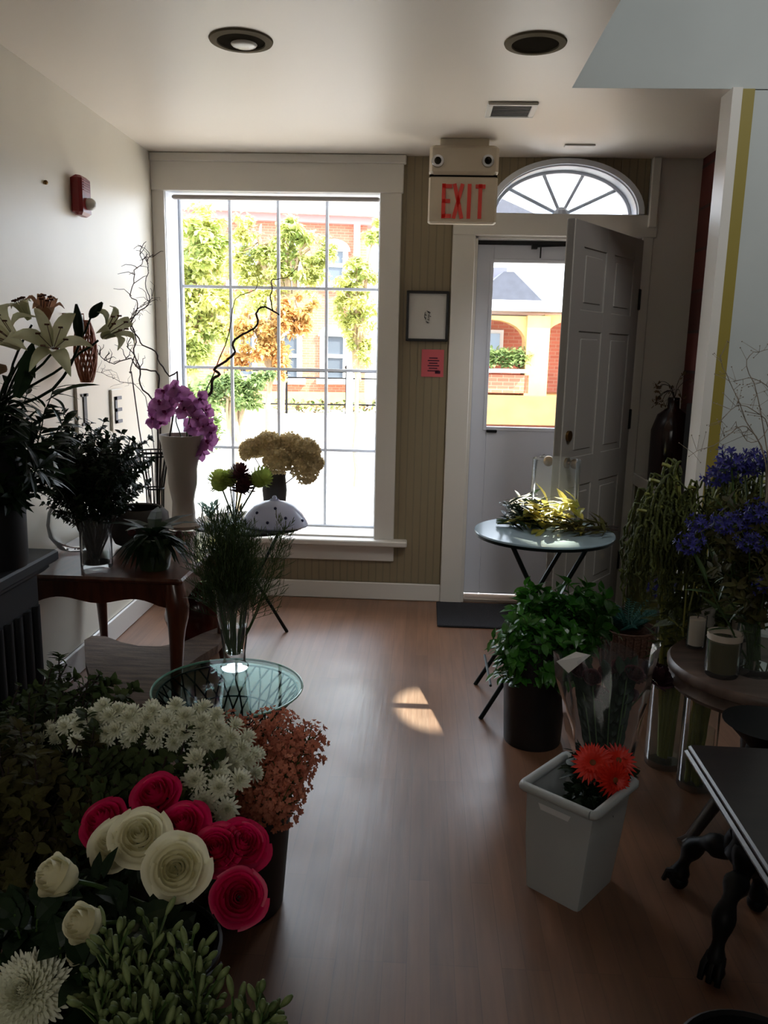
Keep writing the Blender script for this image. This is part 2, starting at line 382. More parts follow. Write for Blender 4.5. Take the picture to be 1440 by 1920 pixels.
class Kit:            # one kind of thing: the first placing moves the original, the others copy it and its parts
    def __init__(s, name, cat, group=None):
        s.root = local(thing(name, (0, 0, 0), None, cat, group)); s.kids = []; s.n = 0
    def part(s, m, name, mt, smooth=False):
        o = m.build(name, mt, s.root, base=(0, 0, 0), smooth=smooth); s.kids.append(o); return o
    def put(s, loc, direction=None, spin=0.0, scale=1.0, label=None, group=None):
        if s.n == 0: r = s.root
        else:
            r = s.root.copy(); C.objects.link(r)
            for ch in s.kids:
                c = ch.copy(); C.objects.link(c); c.parent = r
        s.n += 1
        q = Quaternion((0, 0, 1), spin)
        if direction is not None: q = Vector((0, 0, 1)).rotation_difference(Vector(direction).normalized()) @ q
        r.location = loc; r.rotation_mode = 'QUATERNION'; r.rotation_quaternion = q; r.scale = (scale,)*3
        if label: r['label'] = label
        if group: r['group'] = group
        elif 'group' in r and label and group == '': del r['group']
        return r

# ============================================================ ROOM SHELL
XL, XR, YB = -1.51, 1.42, -1.6
YP = 3.45                       # partition with the mustard edge
XH = PZ(1070, 169, HC).x        # left edge of the stairwell opening in the ceiling
WX0, WX1, WZ0, WZ1 = -1.445, -0.262, 0.365, 2.275     # window opening
DX0, DX1, DZ1 = 0.256, 1.135, 2.06                      # door opening
FC, FRX, FRZ, FZ = 0.722, 0.388, 0.250, 2.180           # fanlight centre, radii, spring line
WT = 0.30                                               # front wall thickness
m = MB(); m.box((XL-0.2, YB-0.2, -0.12), (3.2, D+WT, 0)); struct(m.build('floor', M_floor, base=(0, 0, 0)))
m = MB(); m.box((XL-0.2, YB-0.2, HC), (XH, D+WT, HC+0.14)); m.box((XH, YP, HC), (3.2, D+WT, HC+0.14)); struct(m.build('ceiling', M_ceil, base=(0, 0, 0)))
m = MB(); m.box((XL-0.2, YB, 0), (XL, D, HC)); struct(m.build('wall_left', M_wall, base=(0, 0, 0)))
m = MB()
m.box((XL-0.2, D, 0), (WX0, D+WT, HC)); m.box((WX0, D, 0), (WX1, D+WT, WZ0)); m.box((WX0, D, WZ1), (WX1, D+WT, HC))
m.box((WX1, D, 0), (DX0, D+WT, HC)); m.box((DX0, D, DZ1), (DX1, D+WT, FZ)); m.box((DX1, D, 0), (1.62, D+WT, FZ))
m.box((DX1, D, FZ), (1.62, D+WT, HC)); m.box((DX0, D, FZ), (FC-FRX-0.001, D+WT, HC))
N_ = 20      # spandrels around the half-round opening
for i in range(N_):
    a0, a1 = math.pi*i/N_, math.pi*(i+1)/N_
    p0 = (FC+FRX*math.cos(a0), FZ+FRZ*math.sin(a0)); p1 = (FC+FRX*math.cos(a1), FZ+FRZ*math.sin(a1))
    m.prism([p0, (p0[0], HC), (p1[0], HC), p1], 'y', D, D+WT)
m.box((FC+FRX, D, FZ), (DX1, D+WT, HC))
struct(m.build('wall_back', M_bead, base=(0, 0, 0)))
m = MB(); m.box((1.155, D-0.014, 0), (XR, D-0.001, HC)); struct(m.build('trim_9', M_trim, base=(0, 0, 0)))
m = MB(); m.box((XR, YP+0.12, 0), (XR+0.2, D, HC)); struct(m.build('wall_right', M_ibrick, base=(0, 0, 0)))
# partition facing the camera, rising through the stairwell
XP = PY(1403, 300, YP).x
XW = PY(1360, 300, YP-0.02).x
m = MB(); m.box((XP-0.005, YP, 0), (3.2, YP+0.12, HC)); m.box((XH, YP-0.004, HC), (3.2, YP, 4.7)); m.box((XH, YP, HC+0.141), (3.2, YP+0.12, 4.7)); struct(m.build('wall_partition', M_blue, base=(0, 0, 0)))
m = MB(); m.box((PY(1375, 300, YP).x, YP-0.012, 0), (XP-0.005, YP+0.12, HC-0.001)); struct(m.build('trim_1', M_yellow, base=(0, 0, 0)))
m = MB(); m.box((XW, YP-0.03, 0), (PY(1375, 300, YP).x, YP+0.10, HC-0.001)); struct(m.build('trim_2', M_trim, base=(0, 0, 0)))
m = MB(); m.box((XH-0.12, YB, HC+0.14), (XH, YP+0.12, 4.7)); struct(m.build('wall_stairwell', M_blue, base=(0, 0, 0)))
m = MB(); m.box((3.0, YB, 0), (3.2, YP, 4.7)); struct(m.build('wall_far_right', M_blue, base=(0, 0, 0)))
m = MB(); m.box((XL-0.2, YB-0.2, 0), (3.2, YB, 4.7)); struct(m.build('wall_rear', M_wall, base=(0, 0, 0)))
m = MB(); m.box((XH-0.12, YB-0.2, 4.7), (3.2, YP+0.12, 4.8)); struct(m.build('ceiling_upper', M_ceil, base=(0, 0, 0)))
# baseboards
def bb(name, a, b):
    m = MB(); m.cbox(a, b, 0.006); struct(m.build(name, M_trim, base=(0, 0, 0)))
bb('baseboard_back', (XL, D-0.018, 0), (0.13, D, 0.105)); bb('baseboard_left', (XL, 0.2, 0), (XL+0.02, D-0.018, 0.12))
# window casing
m = MB(); m.cbox((XL, D-0.022, WZ0-0.0), (WX0+0.004, D, 2.28)); m.cbox((WX1-0.004, D-0.022, WZ0), (-0.150, D, 2.29))
m.cbox((XL, D-0.03, 2.268), (-0.142, D, HC-0.001)); m.cbox((XL, D-0.045, 2.415), (-0.13, D, HC-0.002)); struct(m.build('trim_3', M_trim, base=(0, 0, 0)))
m = MB(); m.cbox((XL, D-0.075, WZ0-0.032), (-0.072, D+0.012, WZ0+0.002), 0.006); m.box((WX0, D+0.01, WZ0-0.002), (WX1, D+WT, WZ0+0.012)); struct(m.build('trim_4', M_trim, base=(0, 0, 0)))
m = MB(); m.cbox((XL, D-0.02, WZ0-0.13), (-0.148, D, WZ0-0.032)); struct(m.build('trim_5', M_trim, base=(0, 0, 0)))
m = MB(); m.box((WX0-0.001, D+0.001, WZ0), (WX0+0.006, D+WT, WZ1)); m.box((WX1-0.006, D+0.001, WZ0), (WX1+0.001, D+WT, WZ1)); m.box((WX0, D+0.001, WZ1-0.006), (WX1, D+WT, WZ1+0.001)); struct(m.build('trim_6', M_sash, base=(0, 0, 0)))
# sash with 4 x 4 panes
ys = D+0.25
a = PY(340, 374, ys); b = PY(700, 985, ys)
sx0, sx1, sz0, sz1 = a.x, b.x, b.z, a.z
m = MB(); fr = 0.022
m.cbox((WX0+0.006, ys-0.02, WZ0+0.012), (sx0, ys+0.02, WZ1-0.006)); m.cbox((sx1, ys-0.02, WZ0+0.012), (max(sx1+0.012, WX1-0.006), ys+0.02, WZ1-0.006))
m.cbox((WX0+0.006, ys-0.02, sz1), (WX1-0.006, ys+0.02, WZ1-0.006)); m.cbox((WX0+0.006, ys-0.02, WZ0+0.012), (WX1-0.006, ys+0.02, sz0))
for q in (432, 522, 613):
    x = PY(q, 470, ys).x; m.box((x-0.008, ys-0.012, sz0), (x+0.008, ys+0.012, sz1))
for q in (540, 692, 841):
    z = PY(520, q, ys).z; m.box((sx0, ys-0.011, z-0.008), (sx1, ys+0.011, z+0.008))
wn = struct(m.build('window_1', M_sash, base=(0, 0, 0)))
m = MB(); m.box((sx0-0.005, ys-0.002, sz0-0.005), (sx1+0.005, ys+0.002, sz1+0.005)); m.build('pane', M_glass, wn, base=(0, 0, 0))
m = MB(); m.cbox((WX0+0.03, D+0.03, WZ1-0.040), (WX1-0.01, D+0.06, WZ1-0.018), 0.006); tag(m.build('blind_headrail', mat('headrail_grey', (150, 140, 132), 0.5)), 'thin grey blind headrail fixed under the top of the big window', 'blind')
# door casing and jambs
m = MB(); m.cbox((0.130, D-0.024, 0), (DX0-0.004, D, DZ1+0.02)); m.cbox((DX1+0.004, D-0.024, 0), (1.195, D, DZ1+0.02)); m.cbox((0.130, D-0.03, DZ1), (1.21, D, FZ-0.005))
m.cbox((1.155, D-0.05, DZ1+0.05), (1.20, D, HC-0.001))
struct(m.build('trim_7', M_trim, base=(0, 0, 0)))
m = MB(); m.box((DX0-0.004, D-0.001, 0), (DX0+0.012, D+WT, DZ1)); m.box((DX1-0.012, D-0.001, 0), (DX1+0.004, D+WT, DZ1)); m.box((DX0, D-0.001, DZ1-0.012), (DX1, D+WT, DZ1+0.001))
struct(m.build('trim_8', M_trim, base=(0, 0, 0)))
# fanlight: arched casing, arched reveal, spokes and glass
def arch(m, rx0, rz0, rx1, rz1, y0, y1, n=28):
    for i in range(n):
        a0, a1 = math.pi*i/n, math.pi*(i+1)/n
        P = lambda rx, rz, a: (FC+rx*math.cos(a), FZ+rz*math.sin(a))
        m.prism([P(rx0, rz0, a0), P(rx1, rz1, a0), P(rx1, rz1, a1), P(rx0, rz0, a1)], 'y', y0, y1)
m = MB(); arch(m, FRX-0.004, FRZ-0.004, FRX+0.026, FRZ+0.024, D-0.028, D+0.001); arch(m, FRX-0.010, FRZ-0.010, FRX+0.002, FRZ+0.002, D-0.001, D+WT)
yf = D+0.13
arch(m, FRX-0.026, FRZ-0.024, FRX-0.008, FRZ-0.008, yf-0.02, yf+0.02); m.box((FC-FRX, yf-0.02, FZ-0.004), (FC+FRX, yf+0.02, FZ+0.012)); m.box((FC-FRX, D-0.001, FZ-0.006), (FC+FRX, D+WT, FZ+0.0))
for k in range(1, 5):
    a = math.pi*k/5; d = V(math.cos(a)*FRX, 0, math.sin(a)*FRZ)
    p0 = V(FC, yf, FZ+0.01); p1 = p0 + d*0.93
    m.tube([p0, p1], 0.010, 6)
m.ball((FC, yf, FZ+0.012), 0.045, 12, 6)
wn = struct(m.build('window_2', M_sash, base=(0, 0, 0)))
m = MB(); N_ = 24
m.prism([(FC+(FRX-0.02)*math.cos(math.pi*i/N_), FZ+0.008+(FRZ-0.02)*math.sin(math.pi*i/N_)) for i in range(N_+1)], 'y', yf-0.002, yf+0.002); m.build('pane', M_glass, wn, base=(0, 0, 0))
# storm door with a half-height pane
yd = D+0.09
a = PY(924, 492, yd); b = PY(914, 800, yd); gx0 = (a.x+b.x)/2; gz1, gz0 = a.z, b.z
gx1 = DX1-0.16; X0, X1 = DX0+0.016, DX1-0.016
m = MB()
m.cbox((X0, yd, 0.03), (gx0, yd+0.04, DZ1-0.013)); m.cbox((gx1, yd, 0.03), (X1, yd+0.04, DZ1-0.013)); m.cbox((gx0-0.002, yd, gz1), (gx1+0.002, yd+0.04, DZ1-0.013)); m.cbox((gx0-0.002, yd, 0.03), (gx1+0.002, yd+0.04, gz0))
for a_, b_ in (((gx0-0.02, yd-0.006, gz0-0.02), (gx0, yd+0.001, gz1+0.02)), ((gx1, yd-0.006, gz0-0.02), (gx1+0.02, yd+0.001, gz1+0.02)), ((gx0, yd-0.006, gz1), (gx1, yd+0.001, gz1+0.02)), ((gx0, yd-0.006, gz0-0.02), (gx1, yd+0.001, gz0))): m.cbox(a_, b_, 0.002)
dr = struct(m.build('door_1', M_storm, base=(0, 0, 0)))
m = MB(); m.box((gx0-0.004, yd+0.018, gz0-0.004), (gx1+0.004, yd+0.022, gz1+0.004)); m.build('pane', M_glass, dr, base=(0, 0, 0))
m = MB(); m.cbox((gx0, yd-0.02, gz0-0.032), (gx0+0.06, yd-0.002, gz0-0.016), 0.003); m.build('latch', M_biron, dr, base=(0, 0, 0))
m = MB(); m.box((X0, yd-0.012, DZ1-0.034), (X1, yd-0.001, DZ1-0.012)); m.build('gap_shade_strip', M_black, dr, base=(0, 0, 0))  # black strip painting the dark gap above the storm door
p = PY(1035, 463, yd-0.02); m = MB(); m.tube([p+V(-0.10, -0.01, 0), p+V(0.1, -0.01, 0.01)], 0.006); m.tube([p+V(-0.06, 0, 0), p+V(-0.06, 0, -0.06)], 0.004); m.box((p.x-0.11, p.y-0.02, p.z-0.012), (p.x-0.08, p.y+0.02, p.z+0.012)); m.build('door_chain', M_biron, dr, base=(0, 0, 0))
p = PY(1022, 856, yd-0.03); m = MB(); m.tube([p+V(-0.03, 0, 0), p+V(0.03, 0, 0)], 0.008); m.tube([p, p+V(0, 0.04, 0)], 0.012); m.build('door_handle', M_chrome, dr, base=(0, 0, 0))
m = MB(); m.cbox((DX0+0.012, D+0.0, 0), (DX1-0.012, D+WT, 0.022)); struct(m.build('trim_10', mat('threshold_metal', (170, 160, 150), 0.35, metal=0.6), base=(0, 0, 0)))
# the open six-panel door
hx, hy = DX1-0.012, D-0.03
pt = PZ(1066, 407, 2.045)
dv = V(pt.x-hx, pt.y-hy, 0); print('door leaf', pt, dv.length)
dd = dv.normalized(); LW = 0.845
m = MB(); Mx = Matrix.Translation((hx, hy, 0)) @ Matrix.Rotation(math.atan2(dd.y, dd.x), 4, 'Z')
th = 0.044    # local x along leaf from the hinge, local y thickness
m.box((0.0, -th/2+0.006, 0.015), (LW, th/2-0.006, 2.045))
st = 0.11; cx = LW/2
for x0, x1 in ((0, st), (cx-0.05, cx+0.05), (LW-st, LW)):
    m.cbox((x0, -th/2, 0.015), (x1, th/2, 2.045), 0.003)
rails = ((0.015, 0.24), (0.80, 0.95), (1.55, 1.65), (1.93, 2.045))
for z0, z1 in rails: m.cbox((0.001, -th/2+0.0004, z0), (LW-0.001, th/2-0.0004, z1), 0.003)
for x0, x1 in ((st, cx-0.05), (cx+0.05, LW-st)):
    for z0, z1 in ((0.24, 0.80), (0.95, 1.55), (1.65, 1.93)):
        m.cbox((x0+0.03, -th/2+0.002, z0+0.03), (x1-0.03, th/2-0.002, z1-0.03), 0.006)
m.v = [Mx @ v for v in m.v]
dr = struct(m.build('door_2', M_door, base=(0, 0, 0)))
for zz in (1.06, 0.93):
    m = MB()
    for sgn in (-1, 1):
        m.tube([Mx @ V(LW-0.06, sgn*0.02, zz), Mx @ V(LW-0.06, sgn*0.035, zz)], 0.026, 14)
        if zz < 1: m.tube([Mx @ V(LW-0.06, sgn*0.03, zz), Mx @ V(LW-0.06, sgn*0.055, zz)], 0.01, 10); m.ball(Mx @ V(LW-0.06, sgn*0.07, zz), 0.026, 12, 8)
    m.build('deadbolt' if zz > 1 else 'door_handle', M_brass, dr, base=(0, 0, 0), smooth=True)
for zz in (1.74, 1.1, 0.3):
    m = MB(); m.cbox((-0.012, -th/2-0.012, zz-0.055), (0.02, th/2+0.004, zz+0.055), 0.003); m.tube([(-0.008, -th/2-0.012, zz-0.065), (-0.008, -th/2-0.012, zz+0.065)], 0.009)
    m.v = [Mx @ v for v in m.v]; m.build('hinge', M_biron, dr, base=(0, 0, 0))
# low ledge along the brick wall
LX = PY(1187, 862, D).x
m = MB(); m.cbox((LX, YP+0.125, 0.735), (XR, D-0.014, 0.80), 0.004); struct(m.build('trim_11', M_trim, base=(0, 0, 0)))
m = MB(); m.box((LX+0.02, YP+0.125, 0), (XR, D-0.014, 0.735)); struct(m.build('wall_ledge', M_olive, base=(0, 0, 0)))

# ------------------------------------------------------------ ceiling and wall fittings
def downlight(px, py, r, label, bulb):
    c = PZ(px, py, HC)
    t = thing('recessed_ceiling_light', (c.x, c.y, HC), label, 'ceiling light', None)
    m = MB(); m.lathe([(r*0.74, -0.003), (r*0.76, -0.009), (r*0.98, -0.006), (r, -0.001), (r, 0.0), (r*0.74, 0.0)], (c.x, c.y, HC), 40, close=True); m.build('trim_ring', mat('lamp_ring', (120, 110, 92), 0.9, spec=0.1), t, smooth=True)
    m = MB(); m.lathe([(r*0.75, -0.0045), (r*0.4, -0.0015), (0.001, -0.001)], (c.x, c.y, HC), 32); m.build('baffle', M_lampdk, t, smooth=True)
    if bulb: m = MB(); m.ball((c.x+0.004, c.y+r*0.25, HC-0.004), r*0.42, 20, 8, 0.25); m.build('bulb', M_lampin, t, smooth=True)
downlight(452, 75, 0.108, 'recessed ceiling light with a visible pale bulb, left of the two', True)
downlight(1004, 80, 0.104, 'recessed ceiling light with a dark empty centre, right of the two', False)
c = PZ(958, 204, HC)
t = thing('ceiling_vent', (c.x, c.y, HC), 'small square air vent with dark slats in the ceiling before the door', 'vent')
m = MB()
for a_, b_ in (((-0.105, -0.10), (0.105, -0.08)), ((-0.105, 0.08), (0.105, 0.10)), ((-0.105, -0.08), (-0.08, 0.08)), ((0.08, -0.08), (0.105, 0.08))): m.cbox((c.x+a_[0], c.y+a_[1], HC-0.012), (c.x+b_[0], c.y+b_[1], HC), 0.003)
m.build('frame', M_trim, t)
m = MB(); m.box((c.x-0.08, c.y-0.08, HC-0.003), (c.x+0.08, c.y+0.08, HC)); m.build('backing', M_ventdk, t)
m = MB()
for i in range(9): y = c.y-0.072+i*0.018; m.box((c.x-0.08, y-0.005, HC-0.010), (c.x+0.08, y+0.003, HC-0.002))
m.build('slats', M_ventdk, t)
c = PZ(1087, 272, HC); m = MB(); m.cbox((c.x-0.075, c.y-0.02, HC-0.008), (c.x+0.075, c.y+0.02, HC), 0.003); tag(m.build('ceiling_bracket', M_trim), 'thin white strip on the ceiling just above the fanlight', 'bracket')
# exit sign with emergency lamps
ye = 4.22
a = PY(806, 272, ye); b = PY(930, 420, ye); mz = PY(868, 328, ye).z
t = thing('exit_sign', ((a.x+b.x)/2, ye+0.05, b.z), 'cream EXIT sign with red letters and two emergency lamps under the ceiling', 'sign')
m = MB(); m.cbox((a.x, ye, b.z), (b.x, ye+0.05, mz-0.006), 0.008); m.build('sign_panel', M_exitbox, t)
m = MB(); m.cbox((a.x, ye-0.015, mz), (b.x, ye+0.075, a.z), 0.014); m.cbox((a.x+0.05, ye+0.0, a.z-0.002), (b.x-0.05, ye+0.07, HC), 0.003); m.build('lamp_housing', M_exitbox, t)
m = MB(); m.box((a.x+0.004, ye+0.004, mz-0.008), (b.x-0.004, ye+0.05, mz+0.002)); m.build('seam', M_lampdk, t)
for q in (821, 915):
    p = PY(q, 302, ye-0.015); m = MB()
    for rr, y_ in ((0.030, -0.001),): m.tube([p+V(0, 0.004, 0), p+V(0, -0.012, 0)], [0.032, 0.028], 20)
    lp = m.build('emergency_lamp', M_chrome, t); m = MB(); m.ball(p+V(0, -0.010, 0), 0.018, 12, 6); m.build('bulb', M_lampdk, lp)
sx_a = PY(829, 380, ye).x; sx_b = PY(911, 380, ye).x; zt = PY(868, 345, ye).z; zb = PY(868, 410, ye).z
Wl = (sx_b-sx_a)/4; hh = zt-zb; sw = Wl*0.34
def stroke(m, x0, z0, x1, z1, wd):
    d = V(x1-x0, 0, z1-z0); n_ = V(-d.z, 0, d.x).normalized()*wd/2; y0, y1 = ye-0.006, ye+0.001
    m.prism([(x0+n_.x, z0+n_.z), (x0-n_.x, z0-n_.z), (x1-n_.x, z1-n_.z), (x1+n_.x, z1+n_.z)], 'y', y0, y1)
L_ = {'E': [(0.12, 0, 0.12, 1), (0, 0.93, 0.85, 0.93), (0, 0.5, 0.72, 0.5), (0, 0.07, 0.85, 0.07)], 'X': [(0.08, 0, 0.82, 1), (0.82, 0, 0.08, 1)], 'I': [(0.45, 0, 0.45, 1)], 'T': [(0.45, 0, 0.45, 1), (0.0, 0.93, 0.9, 0.93)]}
for i, ch in enumerate('EXIT'):
    m = MB(); x0 = sx_a+i*Wl
    for s_ in L_[ch]: stroke(m, x0+s_[0]*Wl, zb+s_[1]*hh, x0+s_[2]*Wl, zb+s_[3]*hh, sw)
    m.build('letter', M_exit, t)
# fire alarm on the left wall
p = PX(141, 368, XL)
t = thing('fire_alarm', (XL, p.y, p.z-0.09), 'dark red fire alarm with a clear strobe high on the left wall', 'alarm')
m = MB(); m.cbox((XL, p.y-0.055, p.z-0.08), (XL+0.05, p.y+0.055, p.z+0.08), 0.012); m.build('housing', M_red, t)
m = MB(); m.ball((XL+0.058, p.y+0.01, p.z-0.03), 0.028, 12, 8, 0.9); m.build('strobe', M_lampin, t, smooth=True)
m = MB()
for i in range(5): m.box((XL+0.049, p.y-0.035, p.z+0.02+i*0.010), (XL+0.053, p.y+0.035, p.z+0.024+i*0.010))
m.build('grille', M_red, t)
p = PX(83, 342, XL); m = MB(); m.ball(p+V(0.006, 0, 0), 0.009, 10, 6); tag(m.build('wall_hook', M_brass), 'tiny brass screw hook in the left wall, near the fire alarm', 'hook')
# letter plaques
for px_, let, lab in ((154, 'I', 'cream letter plaque with a dark I on the left wall'), (217, 'E', 'cream letter plaque with a grey E on the left wall')):
    p = PX(px_, 768, XL); s_ = 0.075
    t = thing('letter_plaque', (XL, p.y, p.z-0.1), lab, 'plaque')
    m = MB(); m.cbox((XL, p.y-0.075, p.z-0.10), (XL+0.012, p.y+0.075, p.z+0.10), 0.003); m.build('board', M_wall, t)
    m = MB(); x0, x1 = XL+0.011, XL+0.017
    if let == 'I': m.box((x0, p.y-0.016, p.z-0.07), (x1, p.y+0.016, p.z+0.07)); m.box((x0, p.y-0.035, p.z-0.07), (x1, p.y+0.035, p.z-0.058)); m.box((x0, p.y-0.035, p.z+0.058), (x1, p.y+0.035, p.z+0.07))
    else:
        m.box((x0, p.y-0.042, p.z-0.065), (x1, p.y-0.018, p.z+0.065))
        for zz in (-0.065, -0.008, 0.049): m.box((x0, p.y-0.042, p.z+zz), (x1, p.y+0.042, p.z+zz+0.016))
    m.build('letter', mat('plaque_ink_'+let, (60, 58, 62) if let == 'I' else (96, 96, 106), 0.6), t)
# framed print and pink note
a = PY(763, 545, D); b = PY(839, 641, D); y0 = D-0.025
t = thing('framed_print', ((a.x+b.x)/2, D-0.012, b.z), 'small black-framed print with an ink sketch between the window and the door', 'picture')
w_ = 0.014; m = MB(); m.cbox((a.x, y0, b.z), (a.x+w_, D, a.z), 0.003); m.cbox((b.x-w_, y0, b.z), (b.x, D, a.z), 0.003); m.cbox((a.x, y0, b.z), (b.x, D, b.z+w_), 0.003); m.cbox((a.x, y0, a.z-w_), (b.x, D, a.z), 0.003); m.build('frame', M_frame, t)
m = MB(); m.box((a.x+0.01, D-0.012, b.z+0.01), (b.x-0.01, D-0.004, a.z-0.01)); m.build('sheet', M_paper, t)
cx, cz = (a.x+b.x)/2, (a.z+b.z)/2; yk = D-0.0135; m = MB()
for i, (dx, dz, sz_) in enumerate([(0.0, 0.03, 9), (0.008, 0.026, 6), (-0.012, 0.01, 4), (0.012, 0.004, 5), (-0.014, -0.006, 4), (0.004, -0.016, 4), (-0.004, -0.026, 8), (0.002, -0.03, 5)]):
    m.tube([(cx+dx-0.003, yk, cz+dz), (cx+dx+0.008, yk, cz+dz-sz_*0.0012)], [0.0012, 0.0008+sz_*0.0003], 6)
m.tube([(cx-0.012, yk, cz+0.022), (cx-0.016, yk, cz+0.0), (cx-0.008, yk, cz-0.02)], 0.0012, 5); m.tube([(cx+0.012, yk, cz+0.02), (cx+0.006, yk, cz+0.0), (cx+0.01, yk, cz-0.014)], 0.0012, 5)
m.build('ink_drawing', M_ink, t)
a = PY(791, 655, D); b = PY(831, 707, D)
t = thing('pink_notice', ((a.x+b.x)/2, D, b.z), 'small pink paper notice with dark print pinned under the framed print', 'notice')
m = MB(); m.box((a.x, D-0.004, b.z), (b.x, D, a.z)); m.build('sheet', M_pink, t)
m = MB(); W_ = b.x-a.x
for i in range(6):
    z = b.z+0.03+i*0.014; m.box((a.x+W_*(0.28+0.06*(i % 2)), D-0.0052, z), (a.x+W_*(0.72+0.08*((i+1) % 2)), D-0.0045, z+0.006))
m.box((a.x+W_*0.62, D-0.0052, b.z+0.018), (a.x+W_*0.86, D-0.0045, b.z+0.034)); m.build('print', mat('dark_print', (70, 24, 52), 0.8), t)
# door mat
a = PZ(818, 1131, 0); b = PZ(826, 1176, 0)
m = MB(); m.cbox((min(a.x, b.x), b.y, 0), (0.98, min(a.y, D-0.03), 0.012), 0.004); tag(m.build('door_mat', M_mat), 'dark grey rubber door mat on the floor before the door', 'mat')

# ============================================================ OUTSIDE
GZ = -0.25
m = MB(); m.box((-60, D+WT, GZ-0.3), (60, 8.2, GZ)); struct(m.build('pavement', M_pave, base=(0, 0, 0)))
m = MB(); m.box((-60, 8.2, GZ-0.3), (60, 16.2, GZ-0.12)); struct(m.build('street', M_road, base=(0, 0, 0)))
m = MB(); m.box((-60, 16.2, GZ-0.3), (60, 70, GZ)); struct(m.build('far_pavement', M_pave, base=(0, 0, 0)))
m = MB(); m.box((-60, 16.05, GZ-0.3), (60, 16.2, GZ+0.02)); struct(m.build('curb', M_curb, base=(0, 0, 0)))

# brick row house seen through the big window
b0 = PZ(622, 768, GZ); print('house', b0)
ANG = R(10)
class Plane:   # facade: local x along the wall, z up
    def __init__(s, o, ang): s.o = o; s.a = ang; s.u = V(math.cos(ang), math.sin(ang), 0); s.n = V(-math.sin(ang), math.cos(ang), 0)
    def at(s, x, y):
        r = ray(x, y); t = (s.o-O).dot(s.n)/r.dot(s.n); p = O + r*t - s.o
        return p.dot(s.u), p.z
pl = Plane(b0, ANG)
hs = local(thing('brick_row_house', b0, 'red brick row house with white arched windows across the street', 'building', rot=ANG))
zr = pl.at(560, 404)[1]; xl, xr = pl.at(250, 600)[0], pl.at(686, 600)[0]
m = MB(); m.box((xl, 0, 0), (xr, 8, zr)); m.build('wall', M_obrick, hs)
m = MB(); m.box((xl-0.2, -0.45, zr-0.02), (xr+0.3, 8, zr+0.12)); m.box((xl-0.2, -0.25, zr-0.2), (xr+0.2, 0.02, zr-0.02)); m.build('cornice', mat('rose_grey_cornice', (172, 128, 124), 0.7), hs)
def owin(parent, pl, x0, y0, x1, y1, arch_=True, mid=0.5):
    ax, az = pl.at(x0, y0); bx, _ = pl.at(x1, (y0+y1)/2); _, bz = pl.at((x0+x1)/2, y1)
    t_ = 0.14; m = MB()
    m.box((ax, -0.10, bz), (ax+t_, 0.05, az)); m.box((bx-t_, -0.10, bz), (bx, 0.05, az)); m.box((ax-0.1, -0.16, bz-0.12), (bx+0.1, 0.05, bz+0.04)); m.box((ax, -0.08, (az*mid+bz*(1-mid))-0.05), (bx, 0.05, (az*mid+bz*(1-mid))+0.05))
    if arch_:
        n = 10; cx = (ax+bx)/2; rx = (bx-ax)/2+0.06
        pts = [(cx-rx*math.cos(math.pi*i/n), az-0.12+0.32*math.sin(math.pi*i/n)) for i in range(n+1)]
        m.prism(pts, 'y', -0.12, 0.05)
    else: m.box((ax-0.05, -0.12, az-0.1), (bx+0.05, 0.05, az+0.14))
    f = m.build('window', M_owhite, parent)
    m = MB(); m.box((ax+t_*0.9, -0.03, bz), (bx-t_*0.9, 0.04, az-0.12)); m.build('pane', M_opane, f)
for q in ((430, 452, 482, 530), (514, 452, 566, 530), (600, 462, 652, 532), (514, 620, 566, 712), (600, 622, 652, 712), (430, 610, 482, 705)): owin(hs, pl, *q)
m = MB(); m.tube([(xr-0.3, -0.15, 0.1), (xr-0.3, -0.15, zr-0.2)], 0.09, 8); m.build('downpipe', M_owhite, hs)
m = MB(); m.box((xl, -0.06, 0), (xr, 0.0, 0.5)); m.build('plinth', M_stone, hs)
# pale house beyond its right corner
pc = V(pl.o.x, pl.o.y, 0)+pl.u*(xr+1.5)+pl.n*2
hp = local(thing('pale_clapboard_house', (pc.x, pc.y, GZ), 'pale blue house partly hidden behind the right end of the brick row house', 'building', rot=ANG))
m = MB(); m.box((0, 0, 0), (5, 6, 5.4)); m.build('wall', mat('pale_blue_siding', (186, 204, 216), 0.7), hp)
m = MB(); m.prism([(-0.2, 5.4), (5.2, 5.4), (2.5, 6.4)], 'y', -0.2, 6.2); m.build('roof', M_slate, hp)
m = MB(); m.box((0.8, -0.06, 3.1), (1.8, 0.02, 4.6)); m.build('window', M_opane, hp)

# railing, lamp post and planting before the brick house
def on(pl, lx, off, z=0): return V(pl.o.x, pl.o.y, 0) + pl.u*lx - pl.n*off + V(0, 0, z)
lx0, lx1 = pl.at(430, 760)[0], pl.at(700, 760)[0]
p0 = on(pl, lx0, 1.6, GZ)
rl = local(thing('iron_railing', p0, 'long black iron railing in front of the brick row house', 'railing', rot=ANG))
L0 = lx1-lx0; m = MB()
for z in (0.25, 0.95, 1.12): m.tube([(0, 0, z), (L0, 0, z)], 0.022, 5)
m.build('rail', M_biron, rl)
for i in range(int(L0/1.6)+1):
    m = MB(); m.tube([(i*1.6, 0, 0), (i*1.6, 0, 1.2)], 0.035, 6); m.ball((i*1.6, 0, 1.24), 0.06, 6, 4); m.build('post', M_biron, rl)
m = MB(); r5 = random.Random(5)
a_ = on(pl, pl.at(515, 760)[0], 1.2, GZ)
for i in range(420):
    q = on(pl, pl.at(515, 760)[0]+r5.uniform(0, 4.6), 0.9+r5.uniform(0, 0.6), GZ+r5.uniform(0, 0.28))
    m.leaf(q, (r5.uniform(-1, 1), r5.uniform(-1, 1), r5.uniform(0, 1)), (0, 0, 1), 0.16, 0.08)
